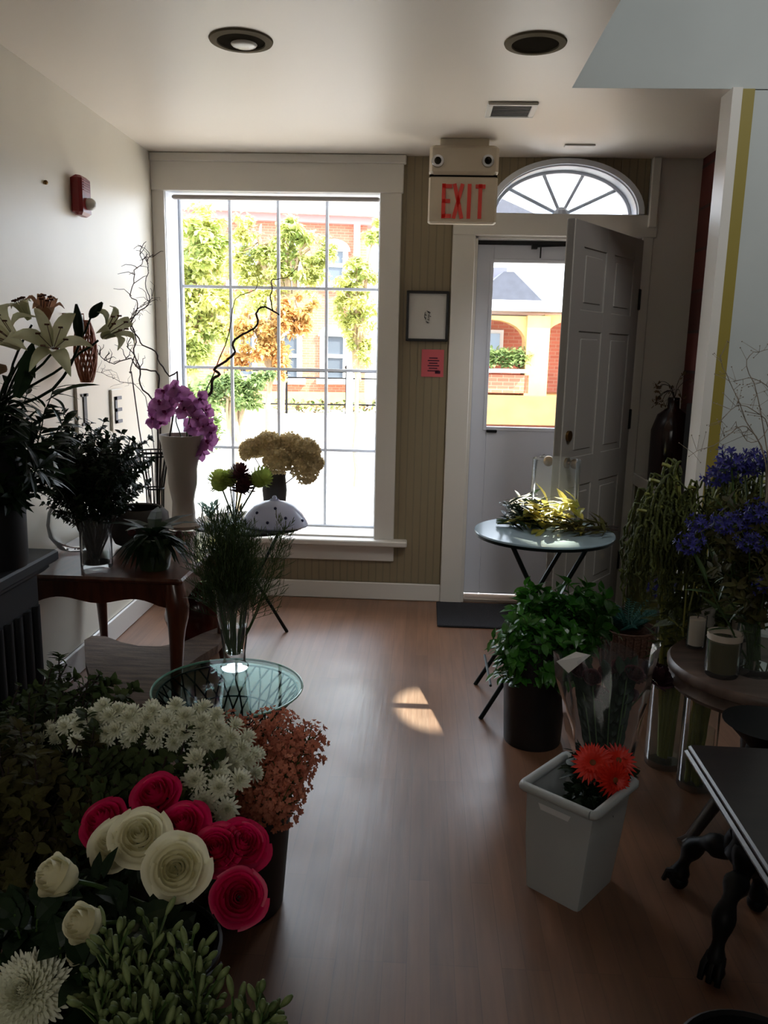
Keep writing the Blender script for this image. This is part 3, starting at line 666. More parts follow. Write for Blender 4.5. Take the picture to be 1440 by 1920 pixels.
tag(m.build('flower_bed', M_bed), 'low flower bed along the foot of the brick row house', 'flower bed')
pp = PY(655, 775, 15.0); pp.z = GZ
m = MB(); m.tube([pp, pp+V(0, 0, 2.8)], [0.07, 0.05], 8); m.tube([pp, pp+V(0, 0, 0.25)], [0.13, 0.09], 8)
lp = thing('street_lamp', pp, 'slim grey street lamp on the far pavement at the right side of the window view', 'street lamp')
m.build('pole', mat('lamp_pole_grey', (150, 150, 150), 0.5), lp); m = MB(); m.lathe([(0.05, 2.8), (0.14, 2.9), (0.16, 3.1), (0.05, 3.25)], pp, 10); m.build('lantern', M_owhite, lp)

# porch house seen through the storm door
c0 = PZ(980, 800, GZ); c0 = PY(980, 800, 15.0); c0.z = GZ
pm = Plane(V(c0.x, 15.0, GZ), R(4))
ph = local(thing('porch_house', pm.o, 'brick house with a sandstone porch, white cornice and grey roof seen through the door', 'building', rot=R(4)))
def hb(name, M_, x0, y0, x1, y1, d0, d1, ch=None, ret=False):
    (ax, az), (bx, bz) = pm.at(x0, y0), pm.at(x1, y1); m = MB(); m.box((min(ax, bx), d0, min(az, bz)), (max(ax, bx), d1, max(az, bz)))
    if ret: return m
    return m.build(name, M_, ch or ph)
hb('wall', M_obrick, 780, 585, 1330, 830, 1.4, 6)
hb('cornice', M_owhite, 780, 560, 1330, 592, -0.25, 6)
m = MB(); (ax, az), (bx, bz) = pm.at(885, 562), pm.at(1040, 505); m.v = []; cx = (ax+bx)/2
m.prism([(ax, az), (bx, az), (pm.at(975, 510)[0], bz), (pm.at(955, 510)[0], bz)], 'y', 0.6, 4); m.build('roof', M_slate, ph)
hb('chimney', mat('dark_chimney', (90, 90, 104), 0.7), 951, 485, 976, 524, 1.5, 2.4)
hb('porch_column', M_stone, 988, 592, 1022, 742, -0.1, 0.35)
hb('porch_column', M_stone, 1150, 592, 1184, 742, -0.1, 0.35)
hb('porch_column', M_stone, 826, 592, 860, 742, -0.1, 0.35)
for xa, xb in ((860, 988), (1022, 1150)):
    m = MB(); (ax, zt_), (bx, _) = pm.at(xa, 590), pm.at(xb, 590); zb_ = pm.at(xa, 640)[1]; cx = (ax+bx)/2; rx = (bx-ax)/2; rz = (zt_-zb_)*0.85; n = 12
    for i in range(n):
        a0, a1 = math.pi*i/n, math.pi*(i+1)/n
        m.prism([(cx+rx*math.cos(a0), zb_+rz*math.sin(a0)), (cx+rx*math.cos(a0), zt_), (cx+rx*math.cos(a1), zt_), (cx+rx*math.cos(a1), zb_+rz*math.sin(a1))], 'y', 0.0, 0.3)
    m.build('porch_arch', M_stone, ph)
f = hb('window', M_owhite, 908, 614, 964, 672, 1.28, 1.42); hb('pane', mat('blue_pane', (150, 176, 200), 0.15), 914, 622, 956, 668, 1.24, 1.3, f)
hb('ledge', M_owhite, 780, 688, 986, 699, -0.25, 0.5)
hb('porch_wall', M_obrick, 780, 699, 988, 737, -0.1, 0.35)
hb('base', mat('ochre_stone', (176, 128, 74), 0.85, var=0.2, vscale=3), 780, 737, 1330, 800, -0.4, 1.4)
m = MB(); r5 = random.Random(9)
for i in range(700):
    ax, az = pm.at(r5.uniform(905, 990), 688); q = pm.o + pm.u*ax + pm.n*r5.uniform(-0.2, 0.3) + V(0, 0, az+0.02+r5.uniform(0, 0.28))
    m.leaf(q, (r5.uniform(-1, 1), r5.uniform(-1, 1), r5.uniform(-0.3, 1)), (0, 0, 1), 0.11, 0.06)
tag(m.build('porch_planting', M_treeg), 'green planting along the porch ledge seen through the door', 'plants')

# street trees
def tree(base, h0, blobs, M_, label, nleaf, seed, ls=0.13, lean=0, group=None):
    r = random.Random(seed); base = Vector(base)
    t = thing('street_tree', base, label, 'tree')
    m = MB(); top = base+V(lean, 0, h0)
    m.tube(wob([base, base+V(lean*0.3, 0, h0*0.5), top], 0.02, 4, seed), [0.035, 0.02], 7)
    for c, rr in blobs: m.tube(wob([base+V(lean*0.6, 0, h0*0.6), (Vector(c)+top)/2, Vector(c)], 0.04, 4, seed+1), [0.03, 0.008], 5)
    m.build('trunk', M_trunk, t)
    m = MB(); tot = sum(b[1]**2 for b in blobs)
    for c, rr in blobs:
        c = Vector(c); tw = []
        for k in range(max(8, int(90*rr))):
            d = V(r.gauss(0, 1), r.gauss(0, 1), r.gauss(0, 1)).normalized(); tw.append(c+d*rr*r.uniform(0.15, 1.1))
        for i in range(int(nleaf*rr*rr/tot)):
            q = r.choice(tw); d = V(r.gauss(0, 1), r.gauss(0, 1), r.gauss(0, 0.8))
            p = q + d*rr*0.16
            m.leaf(p, (r.uniform(-1, 1), r.uniform(-1, 1), r.uniform(-0.8, 0.5)), (0, 0, 1), ls*r.uniform(0.7, 1.2), ls*0.6)
    m.build('foliage', M_, t)
    return t
def bl(Y, *L): return [(PY(x, y, Y), r_*Y/F) for x, y, r_ in L]
def gb(x, Y): p = PY(x, 800, Y); return (p.x, p.y, GZ)
tree(gb(350, 10.0), 2.4, bl(10.0, (372, 430, 44), (352, 500, 46), (395, 480, 44), (362, 580, 46), (400, 560, 40), (372, 650, 44), (345, 660, 34), (415, 620, 30)), M_treey, 'bright yellow-green tree filling the left side of the window view', 9000, 1, 0.085)
tree(gb(445, 7.6), 1.2, bl(7.6, (455, 720, 36), (420, 720, 30), (490, 712, 26), (470, 755, 22), (400, 745, 26)), M_treeg, 'small green tree on a slim forked trunk just outside the window', 3500, 2, 0.05)
tree(gb(530, 9.0), 2.8, bl(9.0, (545, 440, 34), (530, 500, 36), (575, 520, 34), (470, 515, 34), (500, 560, 36), (450, 480, 26), (600, 500, 24), (560, 440, 26), (455, 430, 26), (610, 470, 24), (490, 470, 26)), M_treey, 'yellow-green tree in the middle of the window view', 8500, 3, 0.06)
tree(gb(505, 8.3), 2.2, bl(8.3, (500, 640, 40), (460, 620, 34), (530, 590, 34), (570, 580, 30), (520, 680, 26), (450, 670, 28), (565, 620, 22)), M_treeo, 'orange and green tree below the middle of the window view', 5500, 4, 0.055)
tree(gb(668, 10.0), 2.2, bl(10.0, (655, 540, 30), (680, 590, 34), (650, 600, 24), (690, 520, 26), (668, 640, 26), (700, 440, 26), (640, 560, 24), (680, 660, 24), (665, 500, 20)), M_treey, 'slender yellow-green tree at the right side of the window view', 5000, 5, 0.062)
m = MB(); r5 = random.Random(12)
for i in range(1500):
    q = PY(r5.uniform(300, 405), 760, 14.0); m.leaf((q.x, 14+r5.uniform(-0.4, 0.4), GZ+r5.uniform(0, 1.1)), (r5.uniform(-1, 1), r5.uniform(-1, 1), r5.uniform(-0.2, 1)), (0, 0, 1), 0.17, 0.09)
tag(m.build('hedge', M_treeg), 'pale green hedge across the street at the lower left of the window', 'hedge')

# ============================================================ LEFT SIDE FURNITURE
TZ = 0.62
fl = PZ(84, 1080, TZ); frr = PZ(342, 1087, TZ); 
tx0, tx1, ty0 = fl.x, frr.x, (fl.y+frr.y)/2; ty1 = ty0+0.78
tx0 = XL+0.022
print('side table', tx0, tx1, ty0, ty1)
t = thing('side_table', ((tx0+tx1)/2, (ty0+ty1)/2, 0), 'reddish-brown walnut side table with curved legs by the left wall, carrying vases', 'table')
m = MB(); m.cbox((tx0, ty0, TZ-0.022), (tx1, ty1, TZ), 0.008); m.build('tabletop', M_walnut, t)
ap = []
n = 24; ah = TZ-0.022
x0, x1 = tx0+0.02, tx1-0.02
for i in range(n+1):
    u = i/n; x = x0+(x1-x0)*u; s_ = abs(2*u-1); z = ah-0.070-0.035*s_**3-0.012*math.cos(u*math.pi*4)*(s_ < .75)
    ap.append((x, z))
m = MB(); m.prism([(x1, ah), (x0, ah)]+ap, 'y', ty0+0.02, ty0+0.04); m.prism([(x1, ah), (x0, ah)]+ap, 'y', ty1-0.04, ty1-0.02)
ay = [(ty0+0.03+(ty1-ty0-0.06)*i/n, ah-0.07-0.035*abs(2*i/n-1)**3) for i in range(n+1)]
m.prism([(ty1-0.03, ah), (ty0+0.03, ah)]+ay, 'x', x0, x0+0.02); m.prism([(ty1-0.03, ah), (ty0+0.03, ah)]+ay, 'x', x1-0.02, x1)
m.build('apron', M_walnut, t)
for sx_, sy_ in ((0, 0), (1, 0), (0, 1), (1, 1)):
    cx = (tx0+0.045) if sx_ == 0 else (tx1-0.045); cy = (ty0+0.045) if sy_ == 0 else (ty1-0.045)
    ox, oy = (-1 if sx_ == 0 else 1), (-1 if sy_ == 0 else 1)
    pts = []; rad = []
    for u in [i/14 for i in range(15)]:
        z = ah*(1-u); b = 0.022*math.sin(u*math.pi*1.05)*(1-u)-0.012*math.sin(u*math.pi)*u+ (0.02*max(0, (u-0.9)/0.1))
        b += 0.010*math.exp(-((u-0.16)/0.1)**2)
        pts.append((cx+ox*b, cy+oy*b, z+0.0)); rad.append(0.036-0.018*min(1, u/0.75)+0.010*math.exp(-((u-0.16)/0.12)**2)+(0.012 if u > 0.93 else 0))
    pts[-1] = (pts[-1][0], pts[-1][1], 0.0)
    m = MB(); m.tube(pts, rad, 10); m.build('leg', M_walnut, t, smooth=True)

# low weathered bench with a wavy edge behind the side table leg
bz = 0.16
out = [PZ(x, y, bz) for x, y in ((158, 1200), (172, 1192), (198, 1193), (225, 1203), (260, 1211), (300, 1212), (345, 1203), (378, 1188), (410, 1176), (425, 1190), (408, 1210), (372, 1232), (330, 1262), (300, 1300), (262, 1340), (215, 1330), (175, 1290), (160, 1240))]
m = MB(); poly = [(p.x, p.y) for p in out][::-1]
m.prism(poly, 'z', bz-0.035, bz)
cxm = sum(p.x for p in out)/len(out); cym = sum(p.y for p in out)/len(out)
t = thing('low_bench', (cxm, cym, 0), 'low greyed wooden bench with a wavy edge, under and behind the side table', 'bench')
m.build('seat', M_gwood, t)
for k in (1, 8, 13, 16):
    p = out[k].lerp(V(cxm, cym, bz), 0.25); m = MB(); m.tube([(p.x, p.y, bz-0.035), (p.x, p.y, 0)], [0.022, 0.016], 8); m.build('leg', M_gwood, t)
# oxblood jar on the floor behind it
p = PZ(384, 1150, 0.0); p = V(PY(372, 1100, 3.72).x, 3.72, 0)
m = MB(); m.lathe([(0.07, 0), (0.13, 0.05), (0.165, 0.16), (0.15, 0.27), (0.10, 0.33), (0.11, 0.36), (0.095, 0.36), (0.09, 0.33), (0.13, 0.26), (0.14, 0.16), (0.06, 0.03)], p, 32)
tag(m.build('glazed_jar', M_rcer, smooth=True), 'dark oxblood glazed jar on the floor behind the side table leg', 'jar')

# black pedestal with fluting, black vase on top
PZT = 0.82
a = PZ(105, 1032, PZT); px1 = a.x; py1 = a.y+0.02; py0 = py1-0.48; pxl = px1-0.46
pxl = XL+0.0 if pxl < XL else pxl
t = thing('fluted_pedestal', ((pxl+px1)/2, (py0+py1)/2, 0), 'dark charcoal fluted pedestal cabinet at the left edge, a tall black vase on it', 'pedestal')
M_char = mat('charcoal_paint', (24, 25, 30), 0.6)
m = MB(); m.cbox((pxl, py0, PZT-0.035), (px1, py1, PZT), 0.006); m.cbox((pxl+0.02, py0+0.02, PZT-0.06), (px1-0.02, py1-0.02, PZT-0.03), 0.01); m.build('top', M_char, t)
m = MB(); m.box((pxl+0.05, py0+0.05, 0.05), (px1-0.05, py1-0.05, PZT-0.05))
m.build('body', M_char, t)
m = MB()
for i in range(7):
    y = py0+0.075+i*(py1-py0-0.15)/6; m.tube([(px1-0.052, y, 0.1), (px1-0.052, y, PZT-0.16)], 0.017, 8)
    x = pxl+0.075+i*(px1-pxl-0.15)/6; m.tube([(x, py0+0.052, 0.1), (x, py0+0.052, PZT-0.16)], 0.017, 8)
m.build('fluting', M_char, t, smooth=True)
m = MB(); m.cbox((pxl+0.025, py0+0.025, 0), (px1-0.025, py1-0.025, 0.07), 0.01); m.build('plinth', M_char, t)
vy = (py0+py1)/2+0.03; pr = PY(41, 930, vy)
vr = 0.088; vc = V(pr.x-vr, vy, PZT); vtop = PY(20, 815, vy).z
m = MB(); H_ = vtop-PZT; m.lathe([(vr*0.94, 0), (vr*0.98, 0.02), (vr, H_*0.5), (vr*0.99, H_-0.006), (vr*0.96, H_), (vr*0.88, H_), (vr*0.88, 0.03)], vc, 36)
tag(m.build('tall_vase', M_black, smooth=True), 'tall black cylindrical vase of lilies on the fluted pedestal', 'vase')

# ---- things on the side table
def cyl_glass(name, c, r, h, label, cat, mt=None, base=0.012, th=0.004, flare=0.0, prof=None, water=0.0, group=None):
    m = MB()
    if prof is None: prof = [(r*0.96, 0), (r, 0.004), (r+flare*0.5, h*0.5), (r+flare, h-0.002), (r+flare-th/2, h), (r+flare-th, h-0.002), (r+flare*0.5-th, h*0.5), (r-th, base), (0.001, base*0.8)]
    t_ = thing(name, c, label, cat, group)
    m.lathe(prof, c, 36); m.build('glass', mt or M_vglass, t_, smooth=True)
    if water > 0:
        m = MB(); m.lathe([(r-th*1.6, base+0.002), (r-th*1.6+flare*water/h, water), (0.001, water+0.0005)], c, 28); m.build('water', M_water, t_, smooth=True)
    return t_
def fit(px, py, Z):   # a spot on a horizontal surface
    return PZ(px, py, Z)
g = fit(182, 1062, TZ)
cyl_glass('glass_vase', g, 0.058, 0.20, 'clear glass cylinder vase holding the dark leafy sprigs on the side table', 'vase', water=0.05, base=0.016)
g2 = fit(150, 1030, TZ); g2.x = max(g2.x, XL+0.13)
cyl_glass('glass_bowl', g2, 0.11, 0.18, 'large round clear glass fishbowl at the left of the side table', 'bowl', prof=[(0.05, 0), (0.085, 0.012), (0.118, 0.06), (0.124, 0.11), (0.115, 0.16), (0.10, 0.19), (0.097, 0.19), (0.112, 0.158), (0.120, 0.11), (0.114, 0.062), (0.08, 0.018), (0.001, 0.012)])
g3 = fit(290, 1066, TZ)
t = thing('plant_pot', g3, 'mossy green glass pot with dark trailing orchid foliage at the front of the side table', 'pot')
m = MB(); m.lathe([(0.050, 0), (0.056, 0.01), (0.072, 0.12), (0.070, 0.125), (0.066, 0.12), (0.05, 0.02)], g3, 28); m.build('pot', M_gpot, t, smooth=True)
m = MB(); r5 = random.Random(21)
for i in range(60):
    a = r5.uniform(0, 6.28); d = V(math.cos(a), math.sin(a), r5.uniform(-0.2, 0.5)); m.leaf(g3+V(0, 0, 0.12)+d*0.02, d, (0, 0, 1), r5.uniform(0.06, 0.13), 0.028, 0.9)
for i in range(7):
    a = i*0.9; d = V(math.cos(a), math.sin(a), 1.2); m.leaf(g3+V(0, 0, 0.12), d, (0, 0, 1), r5.uniform(0.13, 0.2), 0.055, 0.6)
m.build('foliage', M_lf_dark, t)
m = MB()
for i in range(5): m.ball(g3+V(r5.uniform(-0.07, 0.12), r5.uniform(-0.08, 0.02), r5.uniform(0.09, 0.17)), 0.016, 8, 5)
m.build('blossoms', M_darkfl, t)
g4 = fit(262, 1030, TZ)+V(-0.02, 0.06, 0)
m = MB(); m.lathe([(0.06, 0), (0.10, 0.02), (0.125, 0.08), (0.12, 0.14), (0.095, 0.165), (0.088, 0.16), (0.112, 0.13), (0.118, 0.08), (0.05, 0.02)], g4, 32)
tag(m.build('clay_bowl', M_dcer, smooth=True), 'rounded dark grey clay bowl behind the mossy green pot', 'bowl')
# white ceramic urn with the orchid
ux, uy = PY(345, 990, 3.62).x, 3.62
uz = TZ; z_ = lambda py: PY(345, py, uy).z
zt = z_(815); zm = z_(878); rr = 40/F*3.75
m = MB(); uc = V(ux, uy, uz); h1 = zt-uz; hm = zm-uz
m.lathe([(0.075, 0), (0.08, 0.015), (0.055, 0.04), (0.05, hm*0.45), (0.065, hm*0.75), (rr*0.68, hm), (rr*0.82, hm+(h1-hm)*0.35), (rr*0.95, h1*0.93), (rr, h1-0.012), (rr, h1), (rr*0.93, h1), (rr*0.8, hm+(h1-hm)*0.4), (rr*0.5, hm)], uc, 40)
t = thing('ceramic_urn', uc, 'tall white ceramic urn with a mauve orchid at the back of the side table', 'urn')
m.build('body', M_wcer, t, smooth=True)
m = MB(); m.lathe([(rr*0.9, h1-0.02), (0.001, h1-0.012)], uc, 24); m.build('moss', M_lf_brn, t)
# wire vase with curly willow
wx, wy = PY(290, 900, 3.66).x, 3.66; wt = PY(290, 846, wy).z; wc = V(wx, wy, TZ)
wc.x = max(wc.x, XL+0.1)
t = thing('wire_vase', wc, 'black wire flower vase with curly willow behind the orchid urn, near the corner', 'vase')
H_ = wt-TZ; m = MB()
for i in range(18):
    a = i/18*6.283; m.tube([wc+V(0.035*math.cos(a), 0.035*math.sin(a), 0), wc+V(0.04*math.cos(a), 0.04*math.sin(a), H_*0.5), wc+V(0.068*math.cos(a), 0.068*math.sin(a), H_)], 0.0022, 4)
m.build('wires', M_biron, t)
m = MB()
for r_, z in ((0.036, 0.004), (0.041, H_*0.5), (0.066, H_-0.02), (0.07, H_)):
    pts = [wc+V(r_*math.cos(k/20*6.283), r_*math.sin(k/20*6.283), z) for k in range(21)]; m.tube(pts, 0.004, 6)
m.lathe([(0.001, 0), (0.036, 0.001), (0.036, 0.004), (0.001, 0.004)], wc, 16)
m.build('rings', M_biron, t)
# curly willow branches, each one by itself
WP = [
 ([(290, 870), (300, 790), (285, 750), (262, 722), (262, 690), (250, 662), (255, 640), (247, 612), (240, 607), (256, 588), (276, 572), (280, 556), (272, 530), (279, 505), (275, 488), (292, 478)], 0.004, 'curly willow branch nearest the window casing'),
 ([(288, 870), (296, 760), (297, 702), (276, 693), (255, 688), (245, 671), (214, 681), (190, 670), (183, 655)], 0.0045, 'curly willow branch curving left towards the lilies'),
 ([(292, 870), (333, 722), (318, 704), (300, 680), (290, 660), (268, 648), (256, 630), (245, 615), (248, 600), (259, 570), (244, 553), (251, 530), (253, 508), (268, 495), (262, 470), (274, 453)], 0.004, 'tallest curly willow branch, rising against the left wall'),
 ([(292, 870), (250, 722), (244, 700), (252, 668), (238, 650), (250, 622), (243, 600), (262, 575), (285, 560), (282, 540)], 0.003, 'thin curly willow branch crossing the others at the corner'),
 ([(290, 870), (285, 800), (262, 730), (225, 715), (190, 700), (170, 695)], 0.002, 'thread-thin willow twig arching left over the letter plaques'),
]
for k, (pp, r_, lab) in enumerate(WP):
    pts = []
    for i, (x, y) in enumerate(pp):
        yy = wy + (0 if i == 0 else 0.035*math.sin(i*1.7+k*2)); p = PY(x, y, yy); p.x = max(p.x, XL+0.015); pts.append(p)
    pts[0] = wc+V(0.012*math.cos(k*1.3), 0.012*math.sin(k*1.3), 0.006)
    o = MB(); o.tube(wob(pts, 0.004, 3, k), [r_, r_*0.35], 6)
    r5 = random.Random(k+40); sp = wob(pts, 0.0, 3, k)
    for j in range(14):
        q = sp[int(len(sp)*0.45)+int(r5.random()*len(sp)*0.54)]; d = V(r5.uniform(-1, 1), r5.uniform(-0.6, 0.6), r5.uniform(-0.3, 1)); L0 = 0.07
        if q.x + d.x*L0 < XL+0.015: d.x = abs(d.x)*0.3
        o.tube(wob([q, q+d*L0*0.5+V(0.01, 0, 0.01), q+d*L0], 0.005, 2, j), [r_*0.45, r_*0.2], 4)
    tag(o.build('willow_branch', M_bark, base=pts[0]), lab, 'branch')
# the heavy dark branch in front of the window comes out of the urn
pp = [(352, 830), (375, 770), (386, 746), (396, 736), (398, 712), (412, 702), (401, 694), (411, 684), (430, 672), (440, 660), (437, 642), (450, 630), (470, 620), (483, 606), (481, 588), (486, 579), (498, 576), (514, 584), (523, 590)]
pts = [PY(x, y, uy+0.02*math.sin(i*1.3)) for i, (x, y) in enumerate(pp)]; o = MB(); o.tube(wob(pts, 0.002, 3, 3), [0.0075, 0.0035], 8)
pts2 = [PY(x, y, uy) for x, y in ((512, 582), (507, 560), (510, 540), (508, 526), (524, 523), (540, 518), (556, 503))]; o.tube(wob(pts2, 0.002, 3, 4), [0.003, 0.0015], 6)
tag(o.build('willow_branch', M_bark, base=pts[0]), 'thick dark crooked willow branch reaching across the window panes', 'branch')
o = MB(); pts = [PY(x, y, uy+0.04) for x, y in ((350, 830), (400, 700), (430, 625), (440, 560), (470, 548), (485, 528), (470, 500))]; o.tube(wob(pts, 0.004, 3, 5), [0.003, 0.001], 6)
tag(o.build('willow_branch', M_bark, base=pts[0]), 'fine willow twig rising left of the thick crooked branch', 'branch')

# two orchid stems, each with its blooms as parts
m = MB()
for a, l_, w_ in ((90, .045, .03), (215, .042, .028), (325, .042, .028)): m.leaf((0, 0, 0.004), (math.cos(R(a)), math.sin(R(a)), 0.1), (0, 0, 1), l_, w_, 0.15, 0.1)
for a in (10, 170): m.leaf((0, 0, 0.007), (math.cos(R(a)), math.sin(R(a)), 0.15), (0, 0, 1), .05, .056, 0.2, 0.15)
ob_m = m
m = MB(); m.leaf((0, 0, 0.008), (0, -0.7, 0.7), (0, 0, 1), 0.025, 0.018, -0.5, 0.5); m.ball((0, 0.004, 0.012), 0.006, 8, 5); ol_m = m
r5 = random.Random(3)
OB = [(308, 735), (330, 728), (348, 742), (300, 758), (322, 765), (345, 768), (285, 785), (300, 792), (325, 745), (362, 760), (376, 748), (385, 770), (372, 785), (392, 795), (382, 815), (390, 830), (372, 840), (362, 852), (398, 812), (360, 800), (312, 775), (293, 772), (340, 755), (380, 845), (318, 752), (336, 738), (368, 772), (384, 800)]
for k, pp in enumerate((((345, 830), (330, 790), (335, 760), (315, 735), (295, 780)), ((350, 830), (352, 800), (365, 760), (385, 775), (392, 820), (372, 850)))):
    pts = [PY(x, y, uy-0.01) for x, y in pp]
    t = thing('orchid', pts[0], 'arching orchid stem with a cluster of mauve blooms on the %s above the white urn' % ('left' if k == 0 else 'right'), 'flower')
    o = MB(); o.tube(wob(pts, 0.001, 4, k), [0.003, 0.0018], 6); o.build('stem', M_stem, t)
    b0_ = None
    for x, y in OB:
        if (x < 353) != (k == 0): continue
        p = PY(x, y, uy+r5.uniform(-0.07, 0.03)); q = Vector((0, 0, 1)).rotation_difference(Vector((r5.uniform(-0.5, 0.5), -1, r5.uniform(-0.1, 0.6))).normalized()) @ Quaternion((0, 0, 1), r5.uniform(0, 6))
        if b0_ is None: b = b0_ = ob_m.build('bloom', M_orch, t, base=(0, 0, 0)); l0_ = ol_m.build('lip', M_orlip, b, base=(0, 0, 0))
        else: b = b0_.copy(); C.objects.link(b); l_ = l0_.copy(); C.objects.link(l_); l_.parent = b
        b.parent = t; b.location = p-Vector(pts[0]); b.rotation_mode = 'QUATERNION'; b.rotation_quaternion = q; s_ = r5.uniform(0.85, 1.05); b.scale = (s_,)*3

# round bistro table by the window with a tray
BZ = 0.60
bc = PZ(466, 978, BZ); br_ = 0.275
bc = V(bc.x, bc.y, 0); print('bistro', bc)
t = thing('bistro_table', bc, 'small round dark metal table before the window, crowded with dried flowers', 'table')
m = MB(); m.lathe([(0.001, BZ-0.008), (br_-0.01, BZ-0.008), (br_, BZ-0.016), (br_+0.004, BZ-0.004), (br_-0.004, BZ), (0.001, BZ)], bc, 48); m.build('tabletop', M_iron, t, smooth=True)
for k in range(3):
    a = R(30+120*k); m = MB(); m.tube([bc+V(0.19*math.cos(a), 0.19*math.sin(a), BZ-0.01), bc+V(0.03*math.cos(a), 0.03*math.sin(a), BZ*0.5), bc+V(0.2*math.cos(a), 0.2*math.sin(a), 0)], 0.009, 8); m.build('leg', M_iron, t, smooth=True)
# beaded edge
m = MB()
for i in range(48): a = i/48*6.283; m.ball(bc+V((br_+0.002)*math.cos(a), (br_+0.002)*math.sin(a), BZ-0.008), 0.008, 6, 4)
m.build('beaded_rim', M_iron, t, smooth=True)
# white dotted dish leaning over its contents
dc = PZ(515, 985, BZ); dc = V(dc.x, dc.y-0.0, BZ)
t = thing('dotted_dome', dc, 'white dome-shaped cover with dark blue dots on the round table by the window', 'cover')
m = MB(); m.lathe([(0.15, 0), (0.156, 0.007), (0.148, 0.026), (0.128, 0.06), (0.094, 0.098), (0.055, 0.117), (0.024, 0.123), (0.02, 0.130), (0.001, 0.132)], dc, 40, sx=1.05, sy=0.8); m.build('shell', M_bcer, t, smooth=True)
m = MB()
for a, z, rr_ in ((-125, 0.075, 0.116), (-60, 0.056, 0.131), (-20, 0.036, 0.142), (-95, 0.036, 0.142), (-150, 0.030, 0.146), (-80, 0.098, 0.094)):
    m.ball(dc+V(rr_*1.05*math.cos(R(a)), rr_*0.8*math.sin(R(a)), z), 0.008, 8, 5)
m.build('dots', M_cobalt, t, smooth=True)
m = MB(); m.ball(dc+V(0, 0, 0.136), 0.012, 10, 6); m.build('knob', M_bcer, t, smooth=True)
# dried hydrangea heads in a dark vase
hv = V(PY(515, 920, bc.y+0.12).x, bc.y+0.12, BZ); hzt = PY(515, 885, hv.y).z
m = MB(); H_ = hzt-BZ; m.lathe([(0.04, 0), (0.05, 0.02), (0.062, H_*0.6), (0.055, H_*0.9), (0.06, H_), (0.05, H_), (0.05, H_*0.6), (0.03, 0.02)], hv, 28)
tag(m.build('stoneware_vase', M_dcer, smooth=True), 'dark stoneware vase of dried hydrangeas on the round table', 'vase')
K = Kit('dried_hydrangea', 'flower')
m = MB(); r5 = random.Random(8); Nf = 150
for i in range(Nf):
    z = 1-1.55*(i+0.5)/Nf; a = i*2.39996; s_ = math.sqrt(max(0, 1-z*z)); n_ = V(s_*math.cos(a), s_*math.sin(a), z)
    c = n_*0.068*r5.uniform(0.9, 1.1); u = n_.orthogonal().normalized(); v = n_.cross(u); ph_ = r5.uniform(0, 1.5)
    for q in range(4):
        d = u*math.cos(ph_+q*1.571)+v*math.sin(ph_+q*1.571)+n_*0.35; m.strap(c, d, n_, 0.018, 0.015, 0.3)
K.part(m, 'florets', M_hyd)
m = MB(); m.tube([(0, 0, 0.03), (0, 0, -0.14)], 0.003, 6)
for i in range(8): a = i*0.8; m.tube([(0, 0, -0.03), (0.035*math.cos(a), 0.035*math.sin(a), 0.01)], 0.0015, 4)
K.part(m, 'stem', M_bark)
for i, (x, y, dy, sc_, lab) in enumerate([(470, 845, 0.0, 0.75, 'small dried hydrangea head at the left of the bunch'), (503, 838, 0.02, 1.0, 'dried hydrangea head at the top left of the bunch'), (545, 840, 0.05, 1.0, 'dried hydrangea head at the top middle of the bunch'), (574, 850, 0.0, 0.95, 'dried hydrangea head at the top right of the bunch'), (570, 880, -0.03, 0.95, 'dried hydrangea head hanging low at the right of the bunch'), (520, 865, -0.05, 0.9, 'dried hydrangea head at the front middle of the bunch'), (590, 868, 0.03, 0.6, 'smallest dried hydrangea head at the far right of the bunch')]):
    p = PY(x, y, hv.y+dy); K.put(p, p-V(hv.x, hv.y, hzt-0.10), i*1.1, sc_, label=lab, group='')
# lime and burgundy posy on the round table
lv = PZ(440, 985, BZ); lv = V(lv.x, lv.y, BZ)
cyl_glass('glass_vase', lv, 0.035, 0.10, 'small clear glass vase with a lime and burgundy posy on the round table', 'vase', water=0.05)
K = Kit('lime_bloom', 'flower')
m = MB()
for i in range(110):
    z = 1-1.5*(i+0.5)/110; a = i*2.39996; s_ = math.sqrt(max(0, 1-z*z)); n_ = V(s_*math.cos(a), s_*math.sin(a), z); m.strap(n_*0.022, n_+V(0, 0, 0.1), (0.3, 0.2, 1), 0.014, 0.009, 0.2)
m.ball((0, 0, 0), 0.023, 10, 6); K.part(m, 'petals', M_lime)
m = MB(); m.tube([(0, 0, -0.015), (0, 0, -0.11)], 0.0022, 5); K.part(m, 'stem', M_stem)
for x, y, s_, lab in ((412, 905, 1.0, 'lime green bloom at the left of the posy'), (430, 900, 0.8, 'smaller lime green bloom behind the burgundy flower'), (486, 898, 1.0, 'lime green bloom at the right of the posy')):
    p = PY(x, y, lv.y); K.put(p, p-(lv+V(0, 0, 0.02)), 0, s_*1.9, label=lab)
K = Kit('burgundy_bloom', 'flower')
m = MB()
for i in range(70):
    z = 1-1.6*(i+0.5)/70; a = i*2.39996; s_ = math.sqrt(max(0, 1-z*z)); n_ = V(s_*math.cos(a), s_*math.sin(a), z); m.strap(n_*0.016, n_, (0.3, 0.2, 1), 0.016, 0.010, 0.5)
m.ball((0, 0, 0), 0.017, 10, 6); K.part(m, 'petals', M_darkfl)
m = MB(); m.tube([(0, 0, -0.01), (0, 0, -0.11)], 0.0022, 5); K.part(m, 'stem', M_stem)
for x, y, s_, lab in ((448, 888, 0.9, 'upper burgundy bloom of the posy'), (455, 912, 1.1, 'lower burgundy bloom in the middle of the posy')):
    p = PY(x, y, lv.y-0.02); K.put(p, p-(lv+V(0, 0, 0.02)), 0, s_*1.9, label=lab)
